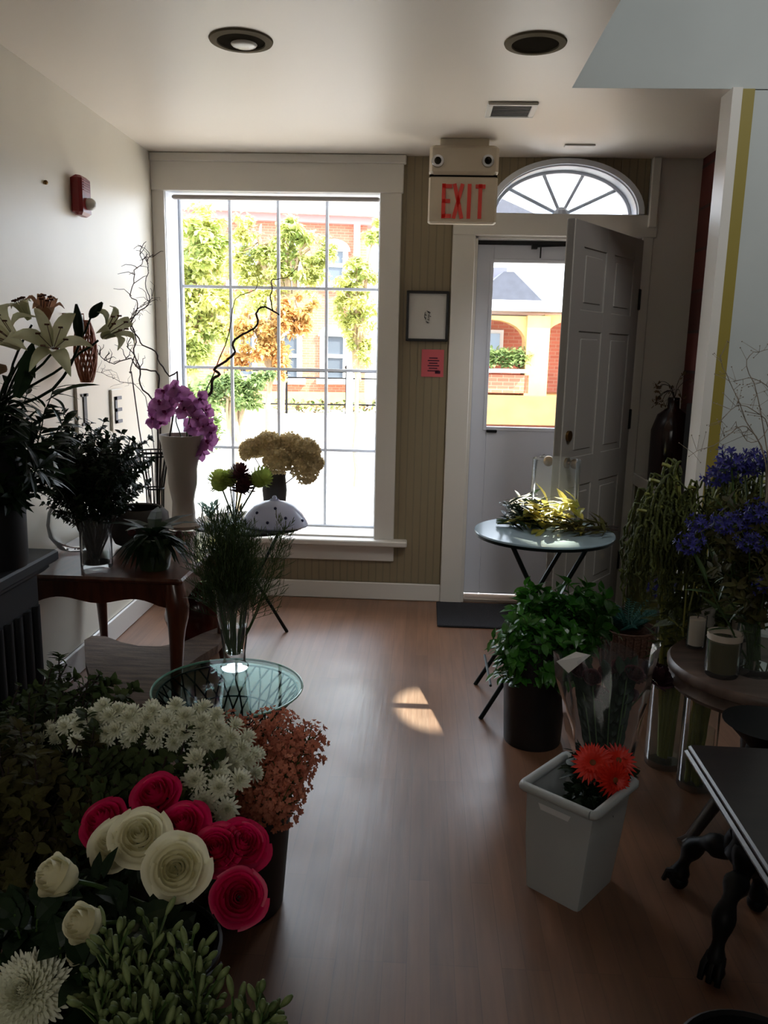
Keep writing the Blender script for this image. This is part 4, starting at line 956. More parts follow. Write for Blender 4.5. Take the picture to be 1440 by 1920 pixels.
# glass globe with pale succulents, left of the posy
gl_ = PZ(400, 985, BZ); gl_ = V(gl_.x-0.02, gl_.y+0.02, BZ)
t = cyl_glass('glass_tumbler', gl_, 0.04, 0.09, 'clear glass tumbler with pale blue-green sprigs at the left of the round table', 'vase')
m = MB(); r5 = random.Random(31)
for i in range(70): a = r5.uniform(0, 6.28); d = V(math.cos(a)*0.6, math.sin(a)*0.6, 1); m.leaf(gl_+V(0, 0, 0.02)+d*r5.uniform(0, 0.08), d+V(r5.uniform(-.5, .5), 0, 0), (0, 0, 1), 0.035, 0.012)
m.build('sprigs', mat('pale_blue_green_leaf', (130, 160, 150), 0.6, trans=0.2), t)

# round glass table with a green wire base
GZT = 0.46
c = PZ(427, 1285, GZT); rg = (PZ(568, 1285, GZT)-PZ(287, 1285, GZT)).length/2; gc = V(c.x, c.y, 0); print('glass table', gc, rg)
t = thing('wire_table', gc, 'round glass-topped table on a dark green wire mesh base, carrying a vase of dill', 'table')
m = MB(); m.lathe([(0.001, GZT-0.009), (rg-0.002, GZT-0.009), (rg, GZT-0.0045), (rg-0.002, GZT), (0.001, GZT)], gc, 64); m.build('glass_top', M_gglass, t, smooth=True)
m = MB(); pts = [gc+V(rg*math.cos(k/48*6.2832), rg*math.sin(k/48*6.2832), GZT-0.0045) for k in range(49)]; m.tube(pts, 0.0035, 6); m.build('rim', mat('green_glass_edge', (150, 190, 170), 0.2), t, smooth=True)
m = MB(); nW = 26
def hyp(a, u, tw): # u 0 bottom..1 top
    r_ = 0.06+(rg*0.93-0.06)*(abs(u-0.42)/0.58)**1.5 if u > 0.42 else 0.06+(0.17-0.06)*((0.42-u)/0.42)**1.5
    return gc+V(r_*math.cos(a+tw*u), r_*math.sin(a+tw*u), 0.004+u*(GZT-0.022))
for i in range(nW):
    a = i/nW*6.2832
    for tw in (1.3, -1.3): m.tube([hyp(a, k/12, tw) for k in range(13)], 0.0026, 4)
for u in (0.0, 0.2, 0.42, 0.66, 0.82, 1.0): m.tube([hyp(k/36*6.2832, u, 0) for k in range(37)], 0.003, 5)
m.build('wire_base', M_iron, t)
dv_ = PZ(440, 1252, GZT)
prof = [(0.040, 0), (0.044, 0.006), (0.034, 0.02), (0.034, 0.05), (0.040, 0.10), (0.048, 0.17), (0.054, 0.255), (0.057, 0.258), (0.051, 0.17), (0.037, 0.10), (0.030, 0.055), (0.001, 0.05)]
t = cyl_glass('glass_vase', dv_, 0.05, 0.26, 'tall flared clear glass vase of feathery dill on the round glass table', 'vase', prof=prof)
m = MB(); m.lathe([(0.028, 0.052), (0.036, 0.10), (0.042, 0.14), (0.001, 0.141)], dv_, 24); m.build('water', M_water, t, smooth=True)
# dill stalks
K = Kit('dill_stalk', 'greenery', 'feathery dill stalks in the tall glass vase')
r5 = random.Random(17); m = MB(); L_s = 0.42
m.tube(wob([(0, 0, 0), (0.01, 0, L_s*0.5), (0.0, 0.01, L_s)], 0.003, 4, 2), [0.0028, 0.001], 5)
KM = m; m2 = MB()
for i in range(34):
    z = L_s*(0.30+0.70*i/34); a = i*2.4; d = V(math.cos(a), math.sin(a), 0.9); l_ = 0.075*(1.1-i/50); q = V(0, 0, z)+d*l_
    m2.tube([(0, 0, z), q], [0.0010, 0.0006], 3)
    for j in range(9):
        b = r5.uniform(0, 6.28); s0 = V(0, 0, z)+d*l_*(0.25+0.08*j); m2.strap(s0, d*0.5+V(math.cos(b), math.sin(b), r5.uniform(0, 1))*0.8, (0, 0, 1), 0.026, 0.0022, 0.1)
K.part(m, 'stem', M_stem); K.part(m2, 'fronds', M_fern)
for i in range(26):
    a = r5.uniform(0, 6.28); s_ = r5.uniform(0.0, 0.42) if i else 0
    K.put(dv_+V(0.014*math.cos(a), 0.014*math.sin(a), 0.054), (s_*math.cos(a), s_*math.sin(a)*0.6, 1), r5.uniform(0, 6), r5.uniform(0.78, 1.06), label='feathery green dill stalk in the tall vase on the glass table')

# ============================================================ GREENERY AND FLOWERS ON THE LEFT
r6 = random.Random(55)
def sprig_kit(name, cat, L, nl, ll, lw, ml, ms, seed, spread=1.0, start=0.2, twigs=6, tl=0.3, group=None, fold=0.2):
    K = Kit(name, cat, group); r = random.Random(seed); m = MB(); m2 = MB()
    pts = wob([(0, 0, 0), (L*0.02, 0, L*0.35), (-L*0.02, L*0.02, L*0.7), (0, 0, L)], L*0.006, 4, seed)
    m.tube(pts, [L*0.010, L*0.003], 6)
    axes = [(pts, start)]
    for k in range(twigs):
        u = start+(0.92-start)*k/max(1, twigs); p = pts[int(u*(len(pts)-1))]; a = k*2.4+r.uniform(-.4, .4)
        d = V(math.cos(a), math.sin(a), 0.9).normalized(); l_ = L*tl*(1.15-u*0.75)*r.uniform(0.8, 1.1)
        tp = wob([p, p+d*l_*0.5+V(0, 0, l_*0.05), p+d*l_+V(0, 0, l_*0.2)], L*0.004, 3, seed+k); m.tube(tp, [L*0.005, L*0.002], 5); axes.append((tp, 0.15))
    for i in range(nl):
        ax, s0 = axes[i % len(axes)]; u = s0+(1-s0)*r.random(); fi = u*(len(ax)-1); i0 = min(int(fi), len(ax)-2); p = ax[i0].lerp(ax[i0+1], fi-i0)
        t_ = (ax[i0+1]-ax[i0]).normalized(); a = r.uniform(0, 6.283); s_ = t_.orthogonal().normalized(); s2 = t_.cross(s_)
        d = (s_*math.cos(a)+s2*math.sin(a))*spread+t_*r.uniform(0.3, 0.9)
        m2.leaf(p, d, t_, ll*r.uniform(0.7, 1.15), lw*r.uniform(0.8, 1.1), 0.25, fold)
    K.part(m, 'stem', ms); K.part(m2, 'leaves', ml); K.L = L
    return K
def bunch(K, base, tips, label, group=None, rb=0.02, dy=0.04, rr=None):
    rr = rr or r6
    for x, y, Y in tips:
        p = PY(x, y, Y+rr.uniform(-dy, dy)); p.x = max(p.x, XL+0.13); a = rr.uniform(0, 6.283); b = Vector(base)+V(rb*math.cos(a)*rr.random(), rb*math.sin(a)*rr.random(), 0); d = p-b
        K.put(b, d, rr.uniform(0, 6.28), d.length/K.L, label=label, group=group)

# dark boxwood sprigs in the glass cylinder
K = sprig_kit('boxwood_sprig', 'greenery', 0.5, 300, 0.026, 0.016, M_lf_dark, M_bark, 3, start=0.42, twigs=9, tl=0.36)
bunch(K, g+V(0, 0, 0.018), [(70, 850, 2.95), (95, 800, 3.0), (120, 790, 3.0), (150, 815, 3.05), (185, 820, 3.0), (215, 815, 3.0), (245, 820, 2.95), (260, 855, 2.95), (235, 880, 2.95), (60, 900, 2.95), (90, 870, 2.85), (130, 850, 2.85), (165, 860, 2.85), (200, 870, 2.85), (110, 905, 2.9), (55, 870, 3.0), (105, 830, 2.9), (150, 840, 2.9), (190, 845, 2.9), (220, 850, 2.9), (75, 820, 3.0), (125, 880, 2.8), (175, 890, 2.8), (210, 895, 2.85), (235, 845, 3.0), (170, 800, 3.0)],
      'dark green boxwood sprig in the glass cylinder vase on the side table', 'dark boxwood sprigs in the glass cylinder vase', 0.02, 0.05)

# lilies in the tall black vase
def ribbon_leaf(m, p0, p1, wd, sag=0.05, up=(0, 0, 1)):
    p0, p1 = Vector(p0), Vector(p1); d = p1-p0; sd = d.cross(Vector(up))
    sd = sd.normalized() if sd.length > 1e-5 else V(1, 0, 0); nm = sd.cross(d).normalized(); vs = []; n = 9
    for i in range(n):
        t = i/(n-1); w_ = wd*0.5*(math.sin(math.pi*min(1, 0.12+t*0.88))**0.8); c = p0+d*t+nm*(sag*math.sin(math.pi*t))
        vs += [c-sd*w_+nm*w_*0.3, c, c+sd*w_+nm*w_*0.3]
    m.add(vs, [f for i in range(n-1) for f in ((3*i, 3*i+1, 3*i+4, 3*i+3), (3*i+1, 3*i+2, 3*i+5, 3*i+4))])
mouth = V(vc.x, vc.y, vtop-0.02)
def lily(x, y, Y, face, s, M_, label, opened=1.0, leaves=3, seed=0):
    r = random.Random(seed); c = PY(x, y, Y); f = Vector(face).normalized(); q = Vector((0, 0, 1)).rotation_difference(f)
    t = thing('lily', mouth-V(0, 0, 0.35), label, 'flower')
    base = V(mouth.x+r.uniform(-.04, .04), mouth.y+r.uniform(-.04, .04), mouth.z-0.33)
    t.location = base
    m = MB(); back = c-f*0.02*s; st_pts = [base, V(base.x+r.uniform(-.02, .02), base.y, mouth.z+0.02), back.lerp(mouth, 0.4)+V(0, 0, 0.02), back]
    stp = wob(st_pts, 0.002, 4, seed); m.tube(stp, [0.0045, 0.003], 7); m.build('stem', M_lf_dark, t)
    m = MB(); nP = 6
    for k in range(nP):
        a = 2*math.pi*k/nP+0.3; wd = (0.034 if k % 2 else 0.026)*s; n = 8; vs = []
        for i in range(n):
            u = i/(n-1); rad = (0.006+0.075*opened*u**1.25)*s; z = (0.075*math.sin(u*math.pi*(0.5+0.28*opened)))*s
            w_ = wd*0.5*math.sin(math.pi*min(1, 0.10+0.90*u)**0.85)**0.75 if u < 1 else 0.0006
            for v_ in (-1, -0.5, 0, 0.5, 1):
                rr_ = rad+abs(v_)*0.004*s*u; x_ = rr_; y_ = v_*w_; zz = z+abs(v_)*w_*0.25+0.0015*s*math.sin(i*2.1+v_*4)
                vs.append(c+q @ V(x_*math.cos(a)-y_*math.sin(a), x_*math.sin(a)+y_*math.cos(a), zz))
        m.add(vs, [(5*i+j, 5*i+j+1, 5*i+j+6, 5*i+j+5) for i in range(n-1) for j in range(4)])
    m.build('petals', M_, t, smooth='all')
    m = MB()
    for k in range(6):
        a = k*1.047+0.2; p1 = c+q @ V(0.028*s*math.cos(a)*opened, 0.028*s*math.sin(a)*opened, 0.085*s); m.tube([c, p1], 0.0011, 4); m.tube([p1-V(0.006, 0, 0), p1+V(0.006, 0, 0)], 0.0024, 5)
    m.build('stamens', M_walnut, t)
    m = MB()
    for k in range(leaves):
        p = stp[int(len(stp)*(0.4+0.12*k))]; a = r.uniform(0, 6.28); ribbon_leaf(m, p, p+V(math.cos(a)*0.11, math.sin(a)*0.07, r.uniform(-0.02, 0.09)), 0.024, 0.02)
    if leaves: m.build('leaves', M_lf_dark, t)
    return t
Yv = vc.y
lily(38, 650, Yv-0.05, (-0.25, -0.8, 0.5), 1.15, M_lily, 'large pale open lily at the far left, facing the room', 1.0, 3, 1)
lily(80, 610, Yv, (0.35, -0.4, 0.9), 0.95, M_lilyp, 'upright brownish-pink lily at the top of the bunch', 0.55, 1, 2)
lily(100, 655, Yv-0.08, (0.35, -0.8, 0.3), 1.15, M_lily, 'pale open lily in the middle of the bunch, below the upright pink one', 1.0, 3, 3)
lily(192, 632, Yv+0.05, (0.75, -0.4, 0.45), 0.95, M_lily, 'pale green lily reaching furthest right', 0.85, 1, 4)
lily(12, 690, Yv-0.1, (-0.6, -0.7, -0.1), 0.9, M_lilyp, 'brownish lily at the left edge, below the large pale one', 0.7, 2, 5)
lily(55, 600, Yv+0.06, (-0.35, -0.2, 0.9), 0.7, M_lily, 'small pale lily behind the upright brownish-pink one', 0.7, 1, 6)
t = thing('lily', mouth-V(0, 0, 0.33), 'lily stem with two dark closed buds rising right of the open lilies', 'flower')
b0_ = mouth-V(0, 0, 0.33); m = MB(); pA = PY(150, 640, Yv); m.tube(wob([b0_, mouth+V(0.01, 0, 0.03), PY(100, 730, Yv), pA, PY(150, 590, Yv)], 0.001, 4, 3), [0.005, 0.003], 7); m.tube(wob([pA, PY(165, 610, Yv), PY(172, 588, Yv)], 0.001, 3, 4), 0.0025, 6); m.build('stem', M_lf_dark, t)
for a_, b_, w_ in (((168, 596), (192, 567), 0.016), ((150, 640), (143, 570), 0.018)):
    p0, p1 = PY(*a_, Yv), PY(*b_, Yv); m = MB(); m.tube([p0.lerp(p1, i/8) for i in range(9)], [0.003+w_*math.sin(math.pi*(i/8)**0.8)*0.62 for i in range(9)], 10); m.build('bud', M_lf_dark, t, smooth=True)
m = MB(); ribbon_leaf(m, PY(88, 752, Yv-.03), PY(188, 722, Yv-.05), 0.036, 0.012, (0, -0.3, 1)); ribbon_leaf(m, PY(70, 770, Yv), PY(30, 840, Yv), 0.03, 0.01); ribbon_leaf(m, PY(95, 745, Yv), PY(122, 778, Yv), 0.02, 0.01)
ribbon_leaf(m, PY(30, 745, Yv-.06), PY(62, 640, Yv-.1), 0.045, 0.01, (0, 1, 0.3)); m.build('leaves', M_lf_dark, t)
K = sprig_kit('lily_foliage', 'greenery', 0.4, 44, 0.075, 0.022, M_lf_dark, M_lf_dark, 5, start=0.35, twigs=2, tl=0.2)
bunch(K, mouth-V(0, 0, 0.30), [(10, 760, Yv), (50, 740, Yv+.1), (85, 765, Yv), (120, 790, Yv+0.05), (20, 720, Yv+.05), (60, 790, Yv-0.1), (100, 730, Yv+0.1), (0, 800, Yv-.1)], 'long-leaved dark green stem below the lilies in the tall black vase', 'dark leafy stems below the lilies', 0.03, 0.03)
# copper openwork ornament hanging against the wall
oc = PX(160, 655, XL+0.09)
t = thing('wall_ornament', V(XL, oc.y, oc.z-0.13), 'long copper openwork ornament hanging on the left wall between the lilies and the willow', 'ornament')
z0 = PX(160, 715, XL+0.09).z; z1 = PX(160, 603, XL+0.09).z; m = MB(); H_ = z1-z0
def orn(a, u): r_ = 0.042*math.sin(math.pi*(0.12+0.76*u))**0.7; return V(oc.x+r_*math.cos(a), oc.y+r_*1.3*math.sin(a), z0+u*H_)
for i in range(10):
    a = i/10*6.2832
    for tw in (1.6, -1.6): m.tube([orn(a+tw*k/10, k/10) for k in range(11)], 0.0045, 5)
m.build('openwork', M_amber, t)
m = MB(); 
for u in (0.0, 1.0): m.tube([orn(k/16*6.2832, u) for k in range(17)], 0.006, 6)
m.tube([V(oc.x, oc.y, z1), V(oc.x, oc.y, z1+0.03), V(XL, oc.y, z1+0.03)], 0.003, 6); m.build('hanger', M_amber, t)

# ---- black florist buckets in the foreground
def bucket(c, rb, rt, h, label):
    t = thing('flower_bucket', c, label, 'bucket'); m = MB()
    m.lathe([(rb, 0), (rb+0.002, 0.006), (rt, h-0.02), (rt+0.008, h-0.018), (rt+0.010, h-0.004), (rt+0.004, h), (rt-0.004, h-0.004), (rb-0.004, 0.01), (0.001, 0.009)], c, 40); m.build('body', M_black, t, smooth=True)
    m = MB(); c = Vector(c)
    pts = [c+V((rt+0.010)*math.cos(a), (rt+0.010)*math.sin(a), h-0.03-0.05*math.sin(a*1.0)) for a in [math.pi+math.pi*i/16 for i in range(17)]]; m.tube(pts, 0.003, 5); m.build('handle', M_black, t)
    return t
pA = PZ(478, 1738, 0); RB = 0.115; cA = V(pA.x-RB*0.55, pA.y+RB*0.85, 0); print('bucket A', cA)
bucket(cA, RB, 0.145, 0.37, 'black florist bucket with salmon flowers, right-hand one of the foreground group')
cM = V(cA.x-0.34, cA.y-0.02, 0); bucket(cM, 0.11, 0.14, 0.35, 'black florist bucket holding the white chrysanthemum sprays')
cB = V(-0.49, 1.32, 0); bucket(cB, 0.10, 0.13, 0.33, 'black florist bucket holding the magenta and cream roses')
cE = V(-1.22, 1.62, 0); bucket(cE, 0.11, 0.14, 0.36, 'black florist bucket under the dark foliage at the left edge')
cC = V(-0.36, 0.96, 0); bucket(cC, 0.10, 0.13, 0.27, 'black florist bucket holding the budding stems at the bottom edge')
cW = V(-0.80, 0.98, 0); bucket(cW, 0.09, 0.12, 0.34, 'black florist bucket under the large white chrysanthemum at the bottom left corner')

# dark eucalyptus and box foliage filling the left edge
K1 = sprig_kit('eucalyptus_branch', 'greenery', 0.55, 300, 0.024, 0.016, M_lf_grey, M_bark, 11, start=0.35, twigs=10, tl=0.34)
K2 = sprig_kit('leafy_branch', 'greenery', 0.55, 300, 0.022, 0.014, M_lf_brn, M_bark, 12, start=0.35, twigs=11, tl=0.34)
def cloud(K, base, poly, n, Y0, Y1, label, group, rb=0.05, rr=None, y0=0, y1=0):
    rr = rr or r6; xs = [p[0] for p in poly]; ys_ = [p[1] for p in poly]; k = 0
    def ins(x, y):
        c = False
        for i in range(len(poly)):
            (x1_, y1_), (x2_, y2_) = poly[i], poly[i-1]
            if (y1_ > y) != (y2_ > y) and x < (x2_-x1_)*(y-y1_)/(y2_-y1_)+x1_: c = not c
        return c
    while k < n:
        x = rr.uniform(min(xs), max(xs)); y = rr.uniform(min(ys_), max(ys_))
        if not ins(x, y): continue
        v = (y-min(ys_))/(max(ys_)-min(ys_)); Y = Y1+(Y0-Y1)*v
        p = PY(x, y, Y+rr.uniform(-0.03, 0.03)); a = rr.uniform(0, 6.283); b = Vector(base)+V(rb*math.cos(a)*rr.random(), rb*math.sin(a)*rr.random(), 0.02); d = p-b
        if p.x < XL+0.06: continue
        K.put(b, d, rr.uniform(0, 6.28), min(1.45, d.length/K.L), label=label, group=group); k += 1
cloud(K1, cE, [(0, 1250), (90, 1235), (180, 1255), (280, 1290), (300, 1330), (160, 1350), (60, 1420), (0, 1480)], 26, 1.55, 2.05, 'grey-green eucalyptus branch in the dark foliage at the left edge', 'eucalyptus branches at the left edge')
cloud(K2, cE, [(0, 1400), (80, 1380), (150, 1400), (240, 1460), (180, 1540), (60, 1600), (0, 1700)], 22, 1.25, 1.6, 'olive-brown leafy branch low in the dark foliage at the left edge', 'olive-brown leafy branches at the left edge')
cloud(K1, cM, [(120, 1410), (280, 1400), (400, 1430), (410, 1450), (330, 1450), (250, 1500), (150, 1480)], 16, 1.42, 1.58, 'grey-green leafy stem under the arc of white chrysanthemums', 'grey-green stems under the white chrysanthemums', 0.05)

# ---- white spray chrysanthemums
def mum_head(r0, n, seed, rings=5, wd=0.006, ctr=0.3):
    r = random.Random(seed); m = MB()
    for k in range(n):
        u = k/n; a = k*2.39996; el = 1.35*(1-u)+0.05*r.uniform(-1, 1)-0.15*u; d = V(math.cos(a)*math.cos(el), math.sin(a)*math.cos(el), math.sin(el))
        m.strap(d*r0*0.12, d, (-math.cos(a)*math.sin(el), -math.sin(a)*math.sin(el), math.cos(el)), r0*(0.75+0.3*u)*r.uniform(0.9, 1.08), wd, 0.18)
    return m
K = Kit('chrysanthemum_spray', 'flower'); K.L = 0.4
hm_ = mum_head(0.027, 54, 3, wd=0.0072)
hd = K.part(hm_, 'bloom', M_wmum); hc = MB(); hc.ball((0, 0, 0.004), 0.006, 8, 5, 0.6); 
offs = [(0, 0, 0.005), (0.045, 0.01, -0.012), (-0.03, 0.035, -0.012), (-0.035, -0.03, -0.010), (0.02, -0.045, -0.014)]
for k, o_ in enumerate(offs):
    if k: h_ = hd.copy(); C.objects.link(h_); K.kids.append(h_)
    else: h_ = hd
    h_.location = o_; h_.rotation_mode = 'QUATERNION'; h_.rotation_quaternion = Vector((0, 0, 1)).rotation_difference(V(o_[0]*9, o_[1]*9, 1).normalized())
m = MB(); m.tube(wob([(0, 0, 0), (0.004, 0, -0.12), (0, 0.005, -0.32)], 0.002, 3, 1), [0.002, 0.0035], 6)
for o_ in offs[1:]: m.tube(wob([(0, 0, -0.07), (o_[0]*.7, o_[1]*.7, -0.035), o_], 0.0005, 3, 1), [0.0018, 0.0013], 5)
K.part(m, 'stem', M_stem)
m = MB(); r5 = random.Random(3)
for i in range(26): a = i*2.4; m.leaf((0, 0, -0.05-i*0.009), (math.cos(a), math.sin(a), 0.5), (0, 0, 1), 0.038, 0.014, 0.4)
K.part(m, 'leaves', M_lf_grey)
ARC = [(178, 1352), (205, 1345), (240, 1348), (275, 1350), (312, 1348), (345, 1345), (378, 1352), (408, 1366), (432, 1384), (452, 1404), (462, 1426), (225, 1362), (330, 1362), (392, 1378), (420, 1400), (300, 1362), (150, 1362), (440, 1420)]
for i, (x, y) in enumerate(ARC):
    p = PY(x, y, 1.62); b = cM+V(0, 0, 0.15); K.put(p, (p-b)+V(0, -0.15, 0.0), r6.uniform(0, 6), 0.72, label='spray of white chrysanthemums in the arc below the glass table', group='white chrysanthemum sprays in the arc')
for (x, y, s_) in ((365, 1465, 0.95), (412, 1478, 0.9), (392, 1508, 0.75)):
    p = PY(x, y, 1.50); K.put(p, V(0.15, -0.75, 0.65), r6.uniform(0, 6), s_, label='spray of white chrysanthemums low beside the magenta roses', group='white chrysanthemum sprays beside the magenta roses')
K.root['label'] = 'spray of white chrysanthemums in the arc below the glass table'
for (x, y) in ((100, 1372), (122, 1368), (138, 1352)):
    p = PY(x, y, 1.75); K.put(p, V(-0.1, -0.5, 1), r6.uniform(0, 6), 0.6, label='small white chrysanthemum spray at the left end of the arc', group='small chrysanthemum sprays at the left end of the arc')

# large white pompon at the bottom left corner
t = thing('pompon_chrysanthemum', PD(55, 1868, 1.20), 'large white pompon chrysanthemum filling the bottom left corner', 'flower'); p0 = Vector(t.location)
q = Vector((0, 0, 1)).rotation_difference(V(0.05, -0.55, 0.85).normalized())
m = mum_head(0.056, 320, 9, wd=0.008); m_i = mum_head(0.041, 170, 10, wd=0.007); m.add([v+V(0, 0, 0.018) for v in m_i.v], m_i.f); m.v = [p0+q @ v for v in m.v]; m.build('petals', M_wmum, t)
m = MB(); m.ball(p0, 0.020, 12, 8); m.build('heart', M_ymum, t, smooth=True)
m = MB(); m.tube(wob([p0, p0+V(0, 0.05, -0.15), V(cW.x, cW.y, 0.25)], 0.002, 3, 1), 0.005, 7); m.build('stem', M_stem, t)
for x, y in ((20, 1700), (95, 1760)):
    pass

# ---- salmon statice
K = Kit('statice_stem', 'flower'); K.L = 0.4; m = MB(); m2 = MB(); r5 = random.Random(14)
m.tube([(0, 0, 0), (0, 0, -0.32)], [0.002, 0.0035], 6)
for i in range(24):
    a = i*2.4; z = -0.003-0.0055*i; d = V(math.cos(a), math.sin(a), 0.9); l_ = 0.032+0.0016*i; e = V(0, 0, z)+d*l_*0.7; m.tube([(0, 0, z-0.02), e], 0.0012, 4)
    for j in range(4):
        c_ = e+V(r5.uniform(-.014, .014), r5.uniform(-.014, .014), r5.uniform(-.010, .014)); n_ = (d+V(r5.uniform(-.5, .5), r5.uniform(-.5, .5), r5.uniform(-.2, .5))).normalized(); u = n_.orthogonal().normalized(); v = n_.cross(u)
        for k in range(5): m2.strap(c_, u*math.cos(k*1.257)+v*math.sin(k*1.257)+n_*0.8, n_, 0.0085, 0.006, -0.2)
K.part(m, 'stem', M_stem); K.part(m2, 'florets', M_salmon)
cloud_pts = [(440, 1352), (470, 1368), (500, 1350), (528, 1345), (555, 1365), (580, 1385), (545, 1400), (515, 1390), (485, 1400), (560, 1430), (530, 1440), (500, 1430), (472, 1440), (550, 1465), (520, 1478), (490, 1470), (460, 1475), (535, 1495), (500, 1500), (588, 1380), (475, 1500), (430, 1365)]
for i, (x, y) in enumerate(cloud_pts):
    p = PY(x, y, 1.86-0.0011*(y-1345)+r6.uniform(-.03, .03)); b = cA+V(0, 0, 0.12); K.put(p, (p-b)+V(0, -0.05, 0), r6.uniform(0, 6), r6.uniform(0.85, 1.1), label='salmon-orange statice stem in the right-hand black bucket', group='salmon statice stems in the right-hand black bucket')

# ---- roses
def rose_mesh(seed, R0=0.04, H0=0.048, n=26, openn=1.0):
    r = random.Random(seed); m = MB(); k = 0
    rings = [(0.10, 2, 1.0, 1.5), (0.20, 3, 1.02, 1.25), (0.33, 3, 1.0, 1.2), (0.47, 4, 0.93, 1.0), (0.62, 5, 0.82, 0.85), (0.80, 5, 0.66, 0.78), (1.0, 5, 0.46, 0.75)]
    if n < 22: rings = rings[:5] + [(0.78, 4, 0.74, 0.9)]
    for ri, (fr_, cnt, hf, hw) in enumerate(rings):
        t_ = fr_
        for q in range(cnt):
            a = ri*0.9+q*6.2832/cnt+r.uniform(-.12, .12); rr_ = R0*fr_*r.uniform(0.93, 1.05)+0.0015*q/cnt; h = H0*hf*r.uniform(0.96, 1.03); vs = []; nu, nv = 9, 8; ph_ = r.uniform(0, 6)
            for i in range(nv):
                v = i/(nv-1)
                for j in range(nu):
                    u = -1+2*j/(nu-1); hh_ = h*v*(1-0.16*abs(u)**2.5*v)
                    rad = rr_*(0.25+0.75*math.sin(min(1, v*1.5)*math.pi/2))
                    if v > 0.55: w_ = (v-0.55)/0.45; rad += (-0.30*(1-t_)*rr_+0.20*t_*t_*rr_*openn)*w_**2
                    if v > 0.8: rad += 0.0035*t_*(v-0.8)/0.2; hh_ -= (0.0035*t_*openn)*((v-0.8)/0.2)**2
                    rad += 0.0014*t_*math.sin(u*4+ph_)*v + 0.0022*(u+1)*0.5*(0.3+t_)
                    an = a+u*hw*(0.6+0.4*math.sin(min(1, v*1.6)*math.pi/2)); vs.append(V(rad*math.cos(an), rad*math.sin(an), hh_-H0*0.5-0.003*t_))
            m.add(vs, [(nu*i+j, nu*i+j+1, nu*(i+1)+j+1, nu*(i+1)+j) for i in range(nv-1) for j in range(nu-1)])
    return m
def rose_kit(name, M_, seed, **kw):
    K = Kit(name, 'rose'); K.part(rose_mesh(seed, **kw), 'bloom', M_, smooth='all')
    m = MB(); m.tube(wob([(0, 0, -0.02), (0.004, 0, -0.10), (0, 0.004, -0.26)], 0.001, 3, seed), [0.003, 0.0035], 7); m.lathe([(0.004, -0.034), (0.010, -0.028), (0.012, -0.020), (0.004, -0.016)], (0, 0, 0), 12); K.part(m, 'stem', M_stem)
    m = MB()
    for a in range(5): m.leaf((0, 0, -0.024), (math.cos(a*1.257), math.sin(a*1.257), 0.35), (0, 0, 1), 0.026, 0.009, 0.3)
    for z, a in ((-0.08, 0.5), (-0.12, 2.8), (-0.16, 4.6)):
        for k in (-0.6, 0, 0.6): d = V(math.cos(a+k), math.sin(a+k), 0.2); m.leaf(V(0, 0, z)+d*0.015, d, (0, 0, 1), 0.042, 0.022, 0.3)
    K.part(m, 'leaves', M_lf_dark); return K
KM_ = rose_kit('magenta_rose', M_rosem, 4, R0=0.043, H0=0.052, n=30); KW_ = rose_kit('cream_rose', M_rosew, 5, R0=0.044, H0=0.052, n=30); KB_ = rose_kit('cream_rose', M_rosew, 8, R0=0.030, H0=0.058, n=18, openn=0.7)
def rose(K, x, y, dep, face, s, label): K.put(PD(x, y, dep), face, r6.uniform(0, 6), s*0.84, label=label)
rose(KM_, 290, 1488, 1.56, (-0.15, -0.55, 0.8), 1.1, 'topmost magenta rose, just under the white chrysanthemum arc')
rose(KM_, 190, 1538, 1.54, (-0.3, -0.5, 0.8), 1.12, 'leftmost magenta rose, behind the cream roses')
rose(KM_, 342, 1545, 1.48, (0.0, -0.5, 0.85), 1.1, 'magenta rose in the middle, above the round open cream rose')
rose(KM_, 405, 1592, 1.44, (0.05, -0.6, 0.8), 1.05, 'magenta rose to the right of the open cream rose')
rose(KM_, 455, 1582, 1.46, (0.35, -0.5, 0.8), 1.15, 'magenta rose at the far right edge of the bucket')
rose(KM_, 448, 1682, 1.38, (0.25, -0.75, 0.6), 1.08, 'lowest magenta rose, at the right, facing the camera')
rose(KW_, 210, 1578, 1.42, (-0.25, -0.6, 0.75), 1.05, 'cream rose at the left of the joined pair')
rose(KW_, 262, 1566, 1.40, (0.1, -0.65, 0.75), 1.1, 'cream rose at the right of the joined pair, highest of the cream ones')
rose(KW_, 330, 1628, 1.36, (0.1, -0.85, 0.55), 1.18, 'round fully open cream rose facing the camera')
rose(KB_, 106, 1642, 1.25, (-0.5, -0.6, 0.7), 1.4, 'pointed half-open cream rose standing apart at the left')
rose(KB_, 156, 1730, 1.20, (-0.4, -0.7, 0.6), 1.25, 'dim cream rose just left of the budding stems')
rose(KB_, 142, 1790, 1.24, (-0.4, -0.8, 0.4), 0.65, 'smallest cream rosebud, lowest at the left of the budding stems')
KD = sprig_kit('rose_leaf_stem', 'greenery', 0.4, 110, 0.045, 0.026, M_lf_dark, M_stem, 23, start=0.35, twigs=6, tl=0.3)
cloud(KD, V(-0.62, 1.25, 0), [(60, 1600), (200, 1660), (380, 1700), (420, 1710), (300, 1740), (80, 1790), (0, 1720)], 18, 0.98, 1.22, 'dark green leafy stem between the cream roses', 'dark leafy stems among the roses', 0.06)

